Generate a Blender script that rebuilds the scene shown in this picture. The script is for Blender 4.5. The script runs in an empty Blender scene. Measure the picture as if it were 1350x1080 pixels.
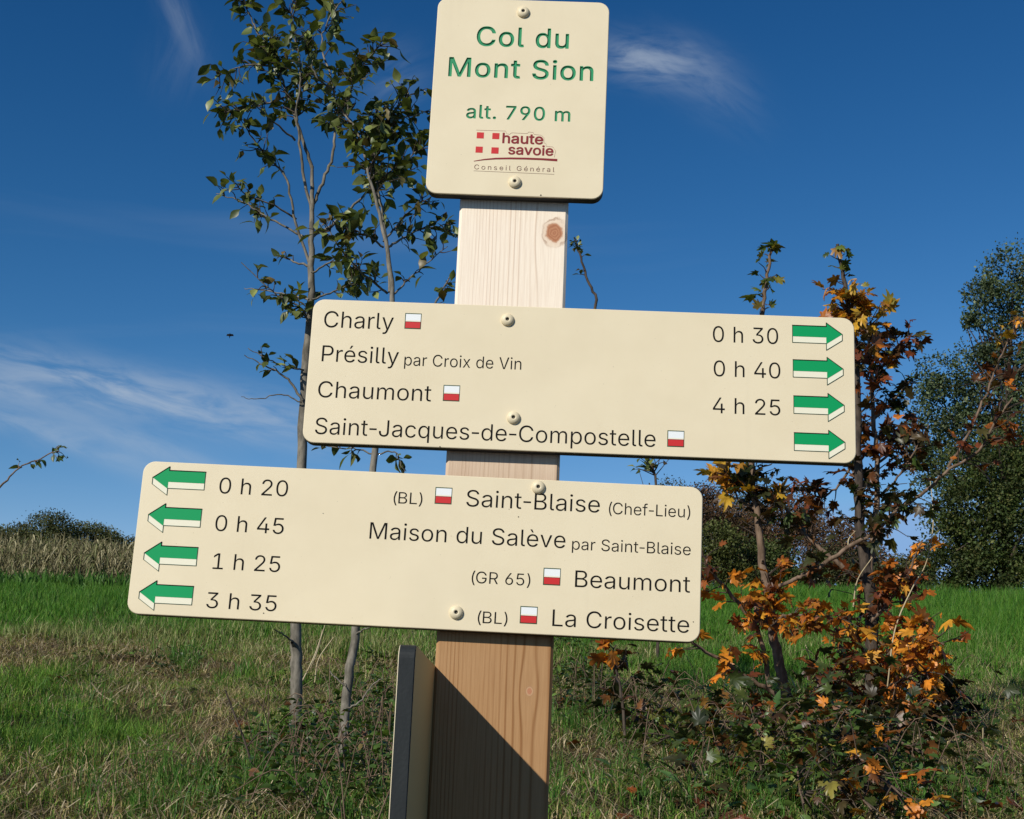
import bpy, math, random
import numpy as np
from mathutils import Vector, Matrix
SC = bpy.context.scene
COL = SC.collection
rng = np.random.default_rng(7)
random.seed(7)

# ------------------------------------------------------------------ camera
CAM = np.array([0.0777, -1.5187, 1.5402]); F = 1950.0
PITCH, YAW, ROLL = 0.2582, 0.0320, 0.0425
cy, sy, cp, sp_, cr, sr = (math.cos(YAW), math.sin(YAW), math.cos(PITCH), math.sin(PITCH), math.cos(ROLL), math.sin(ROLL))
FW = np.array([-sy*cp, cy*cp, sp_]); RT0 = np.array([cy, sy, 0.0]); UP0 = np.cross(RT0, FW)
RT = RT0*cr + UP0*sr; UP = -RT0*sr + UP0*cr
cd = bpy.data.cameras.new('camera'); cam = bpy.data.objects.new('camera', cd); COL.objects.link(cam)
cd.sensor_fit = 'HORIZONTAL'; cd.sensor_width = 36.0; cd.lens = 36.0*F/1350.0
cd.clip_start = 0.05; cd.clip_end = 3000.0
cam.matrix_world = Matrix(((RT[0], UP[0], -FW[0], CAM[0]), (RT[1], UP[1], -FW[1], CAM[1]), (RT[2], UP[2], -FW[2], CAM[2]), (0, 0, 0, 1)))
SC.camera = cam

# ------------------------------------------------------------------ sky, sun, exposure
LIGHT = Vector((0.78, 1.0, -0.73)).normalized()
SUN_EL = math.asin(-LIGHT.z); SUN_ROT = math.atan2(-LIGHT.x, -LIGHT.y) % (2*math.pi)
SC.view_settings.view_transform = 'Standard'; SC.view_settings.look = 'None'
SC.view_settings.gamma = 1.0; SC.view_settings.exposure = 0.0
SC.view_settings.use_curve_mapping = False
world = bpy.data.worlds.new('World'); SC.world = world; world.use_nodes = True
sl = bpy.data.lights.new('sun', 'SUN'); sl.energy = 4.55; sl.angle = math.radians(0.5); sl.color = (1.0, 0.95, 0.86)
so = bpy.data.objects.new('sun', sl); COL.objects.link(so); so.location = (-20, -25, 20)
so.rotation_euler = LIGHT.to_track_quat('-Z', 'Y').to_euler()

class NT:
    """small helper for writing node trees"""
    def __init__(s, nt):
        s.nt = nt; s.nt.nodes.clear()
    def n(s, t, **kw):
        nd = s.nt.nodes.new(t)
        for k, v in kw.items():
            if k[0] == '_': continue
            setattr(nd, k, v)
        return nd
    def set(s, nd, key, v):
        if isinstance(v, bpy.types.NodeSocket): s.nt.links.new(v, nd.inputs[key])
        elif v is not None: nd.inputs[key].default_value = v
    def math(s, op, a, b=None, c=None, clamp=False):
        nd = s.n('ShaderNodeMath', operation=op, use_clamp=clamp)
        s.set(nd, 0, a); s.set(nd, 1, b); s.set(nd, 2, c)
        return nd.outputs[0]
    def vmath(s, op, a, b=None, out=0):
        nd = s.n('ShaderNodeVectorMath', operation=op)
        s.set(nd, 0, a); s.set(nd, 1, b)
        return nd.outputs[out]
    def noise(s, vec, scale, detail=2.0, rough=0.5, out=0, dist=0.0):
        nd = s.n('ShaderNodeTexNoise')
        if vec is not None: s.set(nd, 'Vector', vec)
        s.set(nd, 'Scale', scale); s.set(nd, 'Detail', detail); s.set(nd, 'Roughness', rough); s.set(nd, 'Distortion', dist)
        return nd.outputs[out]
    def mix(s, f, a, b, mode='MIX'):
        nd = s.n('ShaderNodeMix', data_type='RGBA', blend_type=mode)
        s.set(nd, 0, f); s.set(nd, 6, a); s.set(nd, 7, b)
        return nd.outputs[2]
    def ramp(s, f, stops):
        nd = s.n('ShaderNodeValToRGB'); s.set(nd, 0, f)
        e = nd.color_ramp.elements
        while len(e) < len(stops): e.new(0.5)
        for q, (p, c) in zip(e, stops):
            q.position = p; q.color = c if len(c) == 4 else (*c, 1)
        return nd.outputs[0]
    def mapr(s, v, a, b, c=0.0, d=1.0, smooth=True):
        nd = s.n('ShaderNodeMapRange'); nd.interpolation_type = 'SMOOTHSTEP' if smooth else 'LINEAR'
        s.set(nd, 0, v); s.set(nd, 1, a); s.set(nd, 2, b); s.set(nd, 3, c); s.set(nd, 4, d)
        return nd.outputs[0]
    def scale(s, v, sc):
        nd = s.n('ShaderNodeMapping'); s.set(nd, 0, v); nd.inputs['Scale'].default_value = sc
        return nd.outputs[0]

def ray(px, py):
    d = FW*F + RT*(px-675.0) + UP*(540.0-py)
    return d/np.linalg.norm(d)
def at(px, py, s):
    """the point seen at a pixel of the photograph, s metres ahead (along the ground) of the camera"""
    d = ray(px, py); return CAM + d*(s/d[1])

def build_world():
    t = NT(world.node_tree)
    sky = t.n('ShaderNodeTexSky'); sky.sky_type = 'NISHITA'; sky.sun_disc = False
    sky.sun_elevation = SUN_EL; sky.sun_rotation = SUN_ROT
    sky.altitude = 790.0; sky.air_density = 1.0; sky.dust_density = 0.0; sky.ozone_density = 5.0
    hsv = t.n('ShaderNodeHueSaturation'); hsv.inputs['Saturation'].default_value = 1.12
    t.set(hsv, 'Color', sky.outputs[0])
    # the camera's contrasty rendering of a clear sky, the same over the whole dome
    sc3 = t.n('ShaderNodeSeparateColor'); t.set(sc3, 0, hsv.outputs[0]); cc3 = t.n('ShaderNodeCombineColor')
    for i, (gm, k, top) in enumerate(((2.3, 21.9, 0.24), (1.6, 2.85, 0.42), (1.4, 1.60, 0.72))):
        v_ = t.math('POWER', t.math('MULTIPLY', sc3.outputs[i], SKY), gm)
        t.set(cc3, i, t.math('DIVIDE', t.math('MINIMUM', t.math('MULTIPLY', v_, k), top), SKY))
    base = cc3.outputs[0]
    g = t.n('ShaderNodeTexCoord').outputs['Generated']
    # project the direction on a high flat layer: cirrus lies in streaks on it
    sep = t.n('ShaderNodeSeparateXYZ'); t.set(sep, 0, g)
    z = t.math('MAXIMUM', sep.outputs[2], 0.03)
    u = t.math('DIVIDE', sep.outputs[0], z); v = t.math('DIVIDE', sep.outputs[1], z)
    cmb = t.n('ShaderNodeCombineXYZ'); t.set(cmb, 0, u); t.set(cmb, 1, v)
    warp = t.noise(cmb.outputs[0], 0.9, 3.0, 0.5, out=1)
    wv = t.vmath('ADD', cmb.outputs[0], t.vmath('SCALE', warp, None))
    for nd in t.nt.nodes:
        if nd.bl_idname == 'ShaderNodeVectorMath' and nd.operation == 'SCALE': nd.inputs['Scale'].default_value = 0.55
    total = None
    def spot(px, py, ax, ay, ang, dens, sca, lo, hi):
        """a wisp of cirrus round one direction, streaked along its own axis"""
        nonlocal total
        c = ray(px, py)
        e1 = np.cross(c, [0, 0, 1.0]); e1 /= np.linalg.norm(e1); e2 = np.cross(e1, c)
        a = math.radians(ang); f1 = e1*math.cos(a)+e2*math.sin(a); f2 = -e1*math.sin(a)+e2*math.cos(a)
        p = t.vmath('DOT_PRODUCT', g, tuple(f1), out=1); q = t.vmath('DOT_PRODUCT', g, tuple(f2), out=1)
        front = t.math('GREATER_THAN', t.vmath('DOT_PRODUCT', g, tuple(c), out=1), 0.0)
        wn = t.noise(g, 7.0, 3.0, 0.55)
        q = t.math('ADD', q, t.math('MULTIPLY', t.math('SUBTRACT', wn, 0.5), ay*1.3))
        pp = t.math('DIVIDE', p, ax); qq = t.math('DIVIDE', q, ay)
        r2 = t.math('ADD', t.math('MULTIPLY', pp, pp), t.math('MULTIPLY', qq, qq))
        m = t.math('MULTIPLY', t.math('EXPONENT', t.math('MULTIPLY', r2, -1.0)), front)
        cb = t.n('ShaderNodeCombineXYZ'); t.set(cb, 0, t.math('MULTIPLY', p, sca)); t.set(cb, 1, t.math('MULTIPLY', q, sca*4.0)); t.set(cb, 2, px*0.01)
        nn = t.mapr(t.noise(cb.outputs[0], 1.0, 6.0, 0.6, dist=0.5), lo, hi)
        o = t.math('MULTIPLY', t.math('MULTIPLY', m, nn), dens)
        total = o if total is None else t.math('ADD', total, o)
    for a in WISPS: spot(*a)
    # thin streaks elsewhere so that the sky goes on outside the frame
    cb = t.scale(wv, (0.5, 2.2, 1.0))
    th = t.mapr(t.noise(cb, 0.8, 5.0, 0.55), 0.56, 0.85)
    total = t.math('ADD', total, t.math('MULTIPLY', th, 0.10))
    total = t.math('MINIMUM', total, 0.85)
    colr = t.mix(total, base, (5.6, 6.4, 7.4, 1))
    bg = t.n('ShaderNodeBackground'); t.set(bg, 'Color', colr); bg.inputs['Strength'].default_value = SKY
    out = t.n('ShaderNodeOutputWorld'); t.nt.links.new(bg.outputs[0], out.inputs[0])
SKY = 0.085
WISPS = [  # px, py, half length, half width, angle, density, streak scale, lo, hi
    (130, 512, 0.10, 0.015, -7, 0.46, 18, 0.30, 0.66),
    (320, 545, 0.09, 0.016, -7, 0.36, 18, 0.30, 0.66),
    (40, 562, 0.10, 0.009, -15, 0.36, 14, 0.2, 0.65),
    (10, 512, 0.05, 0.008, -7, 0.35, 14, 0.2, 0.65),
    (200, 592, 0.07, 0.009, -15, 0.32, 14, 0.2, 0.65),
    (850, 78, 0.035, 0.013, -8, 0.48, 22, 0.25, 0.7),
    (930, 110, 0.035, 0.016, -38, 0.16, 22, 0.25, 0.7),
    (235, 20, 0.030, 0.008, -60, 0.20, 22, 0.25, 0.7),
    (235, 80, 0.020, 0.016, 80, 0.07, 22, 0.25, 0.7),
    (520, 105, 0.020, 0.020, 30, 0.13, 22, 0.25, 0.7),
]
build_world()

# ------------------------------------------------------------------ helpers
def tag(o, label=None, cat=None, group=None, kind=None):
    if label: o['label'] = label
    if cat: o['category'] = cat
    if group: o['group'] = group
    if kind: o['kind'] = kind
    return o
def link(o, parent=None):
    COL.objects.link(o)
    if parent is not None: o.parent = parent
    return o
def empty(name, loc=(0, 0, 0)):
    o = bpy.data.objects.new(name, None); COL.objects.link(o); o.location = tuple(loc); o.empty_display_size = 0.1
    return o
def mesh_obj(name, me, parent=None, off=None):
    o = bpy.data.objects.new(name, me); link(o, parent)
    if off is not None: o.location = tuple(-float(v) for v in off)
    return o
def np_mesh(name, V, Fs, col=None, mat=None, smooth=False):
    """V (n,3), Fs (m,k) faces of one size"""
    me = bpy.data.meshes.new(name)
    V = np.ascontiguousarray(V, dtype=np.float32); Fs = np.ascontiguousarray(Fs, dtype=np.int32)
    m, k = Fs.shape
    me.vertices.add(len(V)); me.vertices.foreach_set('co', V.ravel())
    me.loops.add(m*k); me.loops.foreach_set('vertex_index', Fs.ravel())
    me.polygons.add(m); me.polygons.foreach_set('loop_start', np.arange(0, m*k, k, dtype=np.int32))
    try: me.polygons.foreach_set('loop_total', np.full(m, k, dtype=np.int32))
    except Exception: pass
    if smooth: me.polygons.foreach_set('use_smooth', np.ones(m, dtype=bool))
    me.update(calc_edges=True)
    if col is not None:
        a = me.color_attributes.new('col', 'FLOAT_COLOR', 'POINT')
        c4 = np.ones((len(V), 4), np.float32); c4[:, :3] = col
        a.data.foreach_set('color', c4.ravel())
    if mat is not None: me.materials.append(mat)
    return me
class MB:
    """collects polygons with material slots into one mesh"""
    def __init__(s): s.v = []; s.f = []; s.m = []
    def add(s, vs, fs, mi=0):
        b = len(s.v); s.v += [tuple(map(float, v)) for v in vs]
        for f in fs: s.f.append([b+i for i in f]); s.m.append(mi)
    def box(s, x0, x1, y0, y1, z0, z1, mi=0):
        vs = [(x, y, z) for x in (x0, x1) for y in (y0, y1) for z in (z0, z1)]
        s.add(vs, [(0, 1, 3, 2), (4, 6, 7, 5), (0, 4, 5, 1), (2, 3, 7, 6), (0, 2, 6, 4), (1, 5, 7, 3)], mi)
    def prism(s, poly, y0, y1, mi=0, side=None):
        """poly in (x,z), front face at y0 (towards the camera), back at y1"""
        n = len(poly)
        s.add([(x, y0, z) for x, z in poly] + [(x, y1, z) for x, z in poly], [tuple(range(n))], mi)
        b = len(s.v)-2*n
        for i in range(n):
            j = (i+1) % n; s.f.append([b+i, b+n+i, b+n+j, b+j]); s.m.append(mi if side is None else side)
        s.f.append([b+n+i for i in reversed(range(n))]); s.m.append(mi)
    def mesh(s, name, mats, smooth=False):
        me = bpy.data.meshes.new(name); me.from_pydata(s.v, [], s.f)
        for m in mats: me.materials.append(m)
        me.polygons.foreach_set('material_index', np.array(s.m, np.int32))
        if smooth: me.polygons.foreach_set('use_smooth', np.ones(len(s.f), bool))
        me.update(); return me
def tube(path, radii, sides=6):
    """one tapered tube; returns V, F(quads)"""
    P = np.asarray(path, float); n = len(P); r = np.asarray(radii, float)
    if r.shape == (): r = np.full(n, float(r))
    if len(r) == 2 and n != 2: r = np.linspace(r[0], r[1], n)
    T = np.gradient(P, axis=0); T /= np.linalg.norm(T, axis=1)[:, None]+1e-12
    ref = np.array([0.3, 1.0, 0.2]); A = np.cross(T, ref); A /= np.linalg.norm(A, axis=1)[:, None]+1e-12
    B = np.cross(T, A); th = np.arange(sides)*2*math.pi/sides
    V = P[:, None, :] + r[:, None, None]*(np.cos(th)[None, :, None]*A[:, None, :] + np.sin(th)[None, :, None]*B[:, None, :])
    i = np.arange(n-1)[:, None]*sides; j = np.arange(sides)[None, :]; k = (j+1) % sides
    Fq = np.stack([i+j, i+k, i+sides+k, i+sides+j], -1).reshape(-1, 4)
    return V.reshape(-1, 3), Fq
class Tubes:
    def __init__(s): s.V = []; s.F = []; s.n = 0
    def add(s, path, radii, sides=6):
        V, Fq = tube(path, radii, sides); s.V.append(V); s.F.append(Fq+s.n); s.n += len(V)
    def mesh(s, name, mat): return np_mesh(name, np.concatenate(s.V), np.concatenate(s.F), mat=mat, smooth=True)
def smooth_path(P, k=4, wob=0.0):
    """Catmull-Rom through the points"""
    P = np.asarray(P, float)
    if len(P) < 3: P = np.array([P[0], (P[0]+P[-1])/2, P[-1]])
    Q = np.vstack([2*P[0]-P[1], P, 2*P[-1]-P[-2]]); out = []
    for i in range(1, len(Q)-2):
        for t in np.linspace(0, 1, k, endpoint=False):
            a, b, c, d = Q[i-1], Q[i], Q[i+1], Q[i+2]
            out.append(0.5*((2*b)+(-a+c)*t+(2*a-5*b+4*c-d)*t*t+(-a+3*b-3*c+d)*t**3))
    out.append(P[-1]); out = np.array(out)
    if wob: out[1:-1] += rng.normal(0, wob, (len(out)-2, 3))
    return out
_nd = [(rng.normal(0, 1, 2), rng.uniform(0, 6.28)) for _ in range(60)]
def nz(x, y, f, seed=0, n=7):
    """cheap smooth noise, about -1..1"""
    v = 0
    for i in range(n):
        d, p = _nd[(seed*7+i) % 60]; v = v+np.sin((x*d[0]+y*d[1])*f*(1+0.35*i)+p+1.7*np.sin((y*d[0]-x*d[1])*f*0.6+p*2))
    return v/(n*0.6)

# ------------------------------------------------------------------ materials
def principled(name, col=(0.5, 0.5, 0.5), rough=0.6, spec=0.4, metal=0.0):
    m = bpy.data.materials.new(name); m.use_nodes = True
    t = NT(m.node_tree); b = t.n('ShaderNodeBsdfPrincipled'); o = t.n('ShaderNodeOutputMaterial')
    t.nt.links.new(b.outputs[0], o.inputs[0])
    b.inputs['Base Color'].default_value = (*col, 1); b.inputs['Roughness'].default_value = rough
    b.inputs['Metallic'].default_value = metal
    b.inputs['Specular IOR Level'].default_value = spec
    return m, t, b
def bump(t, b, h, strength=0.3, dist=0.01):
    bp = t.n('ShaderNodeBump'); bp.inputs['Strength'].default_value = strength; bp.inputs['Distance'].default_value = dist
    t.set(bp, 'Height', h); t.nt.links.new(bp.outputs[0], b.inputs['Normal'])
def leaf_material(name, source, trans=0.3, rough=0.55, spec=0.3, var=0.25):
    """source 'object' reads the colour of the leaf object, 'attr' the colour stored on each joined leaf"""
    m = bpy.data.materials.new(name); m.use_nodes = True; t = NT(m.node_tree)
    if source == 'object': c = t.n('ShaderNodeObjectInfo').outputs['Color']
    else: nd = t.n('ShaderNodeAttribute'); nd.attribute_name = 'col'; c = nd.outputs['Color']
    pos = t.n('ShaderNodeNewGeometry').outputs['Position']
    k = t.mapr(t.noise(pos, 45.0, 2.0), 0.3, 0.7, 1-var, 1+var)
    nd = t.n('ShaderNodeVectorMath', operation='SCALE'); t.set(nd, 0, c); t.set(nd, 'Scale', k); c = nd.outputs[0]
    b = t.n('ShaderNodeBsdfPrincipled'); t.set(b, 'Base Color', c)
    b.inputs['Roughness'].default_value = rough; b.inputs['Specular IOR Level'].default_value = spec
    tr = t.n('ShaderNodeBsdfTranslucent'); t.set(tr, 'Color', t.mix(1.0, c, (1.25, 1.2, 0.6, 1), 'MULTIPLY'))
    mx = t.n('ShaderNodeMixShader'); mx.inputs[0].default_value = trans
    t.nt.links.new(b.outputs[0], mx.inputs[1]); t.nt.links.new(tr.outputs[0], mx.inputs[2])
    o = t.n('ShaderNodeOutputMaterial'); t.nt.links.new(mx.outputs[0], o.inputs[0])
    return m
def bark_material(name, c0, c1, sc=60.0):
    m, t, b = principled(name, rough=0.8, spec=0.2)
    pos = t.n('ShaderNodeNewGeometry').outputs['Position']
    f = t.mapr(t.noise(t.scale(pos, (1, 1, 0.35)), sc, 4.0, 0.6), 0.3, 0.7)
    t.set(b, 'Base Color', t.mix(f, (*c0, 1), (*c1, 1)))
    bump(t, b, t.noise(t.scale(pos, (1, 1, 0.3)), sc*1.5, 4.0, 0.6), 0.5, 0.003)
    return m
LEAF_OBJ = leaf_material('leaf_single', 'object', 0.28, 0.42, 0.45)
LEAF_ATT = leaf_material('leaf_joined', 'attr', 0.28, 0.42, 0.45)
FAR_LEAF = leaf_material('tree_leaf', 'attr', 0.22, 0.6, 0.25, 0.15)
GRASS_M = leaf_material('grass_blade', 'attr', 0.25, 0.5, 0.16, 0.1)
BARK_PALE = bark_material('pale_bark', (0.09, 0.08, 0.06), (0.23, 0.205, 0.16))
BARK_DARK = bark_material('dark_bark', (0.035, 0.026, 0.02), (0.10, 0.075, 0.055))
BARK_BROWN = bark_material('brown_bark', (0.10, 0.065, 0.04), (0.22, 0.15, 0.10))
STRAW = bark_material('straw', (0.34, 0.27, 0.15), (0.56, 0.46, 0.29), 20)

def make_cream():
    m, t, b = principled('cream_laminate', rough=0.42, spec=0.35)
    pos = t.n('ShaderNodeTexCoord').outputs['Object']
    n1 = t.mapr(t.noise(pos, 9.0, 4.0, 0.6), 0.3, 0.7)
    c = t.mix(n1, (0.73, 0.625, 0.42, 1), (0.77, 0.665, 0.455, 1))
    # faint rain streaks and a few fly specks
    st = t.mapr(t.noise(t.scale(pos, (60, 60, 3)), 1.0, 3.0), 0.62, 0.8, 0, 0.10)
    c = t.mix(st, c, (0.5, 0.42, 0.3, 1))
    sp = t.mapr(t.noise(pos, 420.0, 1.0), 0.78, 0.82, 0, 0.35)
    c = t.mix(sp, c, (0.35, 0.28, 0.18, 1))
    t.set(b, 'Base Color', c)
    t.set(b, 'Roughness', t.mapr(t.noise(pos, 30.0, 3.0), 0.3, 0.7, 0.36, 0.5))
    bump(t, b, t.noise(pos, 260.0, 2.0), 0.06, 0.0006)
    return m
CREAM = make_cream()
CORE, _t, _b = principled('dark_board_core', (0.035, 0.033, 0.032), 0.6, 0.4)
_p = _t.n('ShaderNodeTexCoord').outputs['Object']
_t.set(_b, 'Base Color', _t.mix(_t.noise(_p, 40.0, 4.0), (0.010, 0.009, 0.008, 1), (0.03, 0.026, 0.022, 1)))
SLATE, _t, _b = principled('slate_edge', (0.05, 0.065, 0.075), 0.6, 0.25)
_p = _t.n('ShaderNodeTexCoord').outputs['Object']
_t.set(_b, 'Base Color', _t.mix(_t.noise(_t.scale(_p, (1, 1, 0.2)), 120.0, 4.0), (0.009, 0.012, 0.013, 1), (0.024, 0.028, 0.028, 1)))
bump(_t, _b, _t.noise(_p, 300.0, 3.0), 0.3, 0.0006)
BACKING, _t, _b = principled('shaded_cream_backing', (0.56, 0.39, 0.16), 0.6, 0.3)  # cream back of the side board, its shade put into a browner colour
INK = principled('black_engraving', (0.008, 0.007, 0.006), 0.8, 0.1)[0]
GREEN = principled('arrow_green', (0.0, 0.30, 0.09), 0.55, 0.2)[0]
DGREEN = principled('dark_green_line', (0.01, 0.055, 0.022), 0.6, 0.3)[0]
PGREEN = principled('carved_green', (0.03, 0.26, 0.11), 0.4, 0.4)[0]
PALE = principled('pale_band', (0.80, 0.76, 0.58), 0.5, 0.3)[0]
WHITE = principled('white_paint', (0.80, 0.82, 0.80), 0.5, 0.35)[0]
RED = principled('red_paint', (0.56, 0.02, 0.02), 0.5, 0.35)[0]
DRED = principled('crimson_ink', (0.22, 0.012, 0.016), 0.5, 0.3)[0]
BROWN_INK = principled('thin_brown_ink', (0.16, 0.07, 0.05), 0.6, 0.3)[0]
SCREWM = principled('cream_screw', (0.70, 0.60, 0.40), 0.45, 0.35)[0]
HOLE = principled('screw_recess', (0.09, 0.075, 0.05), 0.6, 0.3)[0]

def make_wood(k1, k2):
    m, t, b = principled('larch_post', rough=0.7, spec=0.08)
    pos = t.n('ShaderNodeTexCoord').outputs['Object']
    wn = t.noise(t.scale(pos, (9, 9, 1.3)), 1.0, 2.0, 0.5)
    wn2 = t.noise(t.scale(pos, (60, 60, 5)), 1.0, 2.0, 0.5)
    sep = t.n('ShaderNodeSeparateXYZ'); t.set(sep, 0, pos); x, y, z = sep.outputs
    def knot(kx, kz, r):
        dx = t.math('SUBTRACT', x, kx); dz = t.math('SUBTRACT', z, kz)
        dzz = t.math('MULTIPLY', dz, 0.80)
        d = t.math('SQRT', t.math('ADD', t.math('MULTIPLY', dx, dx), t.math('MULTIPLY', dzz, dzz)))
        dzl = t.math('MULTIPLY', dz, 0.33)
        dl = t.math('SQRT', t.math('ADD', t.math('MULTIPLY', dx, dx), t.math('MULTIPLY', dzl, dzl)))
        bend = t.math('MULTIPLY', t.math('EXPONENT', t.math('MULTIPLY', t.math('MULTIPLY', dl, dl), -1.0/(r*1.5)**2)), t.math('MULTIPLY', dx, 1.4))
        return d, bend
    d1, b1 = knot(k1[0], k1[1], 0.012); d2, b2 = knot(k2[0], k2[1], 0.006)
    # u runs 0..1 across the front face, rings crowd towards the left edge
    u = t.math('DIVIDE', t.math('ADD', x, 0.06), 0.12)
    v = t.math('DIVIDE', y, 0.12)
    u = t.math('ADD', u, t.math('MULTIPLY', v, 0.5))
    u = t.math('ADD', u, t.math('MULTIPLY', t.math('SUBTRACT', wn, 0.5), 0.16))
    u = t.math('ADD', u, t.math('MULTIPLY', t.math('SUBTRACT', wn2, 0.5), 0.012))
    u = t.math('SUBTRACT', u, t.math('MULTIPLY', t.math('ADD', b1, b2), 7.0))
    iu = t.math('SUBTRACT', 1.12, u)
    ph = t.math('MULTIPLY', t.math('MULTIPLY', iu, t.math('ABSOLUTE', iu)), 2*math.pi*17)
    lin = t.math('POWER', t.math('MULTIPLY_ADD', t.math('SINE', ph), 0.5, 0.5), 5.0)
    amp = t.mapr(t.noise(t.scale(pos, (45, 45, 1.6)), 1.0, 3.0, 0.6), 0.35, 0.7, 0.05, 0.85)
    lin = t.math('MULTIPLY', lin, amp)
    fine = t.noise(t.scale(pos, (700, 700, 22)), 1.0, 3.0, 0.6)
    # paler higher up, more orange brown lower down
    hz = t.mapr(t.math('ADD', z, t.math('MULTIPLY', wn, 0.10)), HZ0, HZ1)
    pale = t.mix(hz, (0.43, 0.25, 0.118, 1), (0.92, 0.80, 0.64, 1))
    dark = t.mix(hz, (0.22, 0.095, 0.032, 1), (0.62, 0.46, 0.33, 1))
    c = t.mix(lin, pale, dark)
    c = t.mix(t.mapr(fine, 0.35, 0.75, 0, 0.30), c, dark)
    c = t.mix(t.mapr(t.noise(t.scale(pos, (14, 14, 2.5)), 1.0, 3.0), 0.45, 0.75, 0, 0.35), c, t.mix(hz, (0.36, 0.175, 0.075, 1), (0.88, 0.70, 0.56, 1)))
    for d, r in ((d1, 0.0095), (d2, 0.0028)):
        dn = t.math('ADD', d, t.math('MULTIPLY', t.math('SUBTRACT', t.noise(pos, 110.0, 3.0), 0.5), r*0.9))
        rings = t.math('MULTIPLY_ADD', t.math('SINE', t.math('MULTIPLY', dn, 6.28/(r*0.30))), 0.5, 0.5)
        core = t.mix(rings, (0.50, 0.24, 0.13, 1), (0.40, 0.17, 0.09, 1))
        halo = t.mapr(dn, r*1.0, r*1.75, 1, 0)
        c = t.mix(t.math('MULTIPLY', halo, 0.40), c, (0.66, 0.44, 0.27, 1))
        edge = t.math('MULTIPLY', t.mapr(dn, r*1.25, r*1.42, 0, 1), t.mapr(dn, r*1.42, r*1.62, 1, 0))
        c = t.mix(t.math('MULTIPLY', edge, t.mapr(t.noise(pos, 55.0, 2.0), 0.35, 0.65, 0.1, 0.6)), c, (0.30, 0.15, 0.08, 1))
        c = t.mix(t.mapr(dn, r*0.8, r*1.08, 1, 0), c, core)
    t.set(b, 'Base Color', c)
    bump(t, b, t.math('ADD', t.math('MULTIPLY', lin, 0.6), t.math('MULTIPLY', fine, 0.5)), 0.35, 0.0008)
    return m
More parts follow.
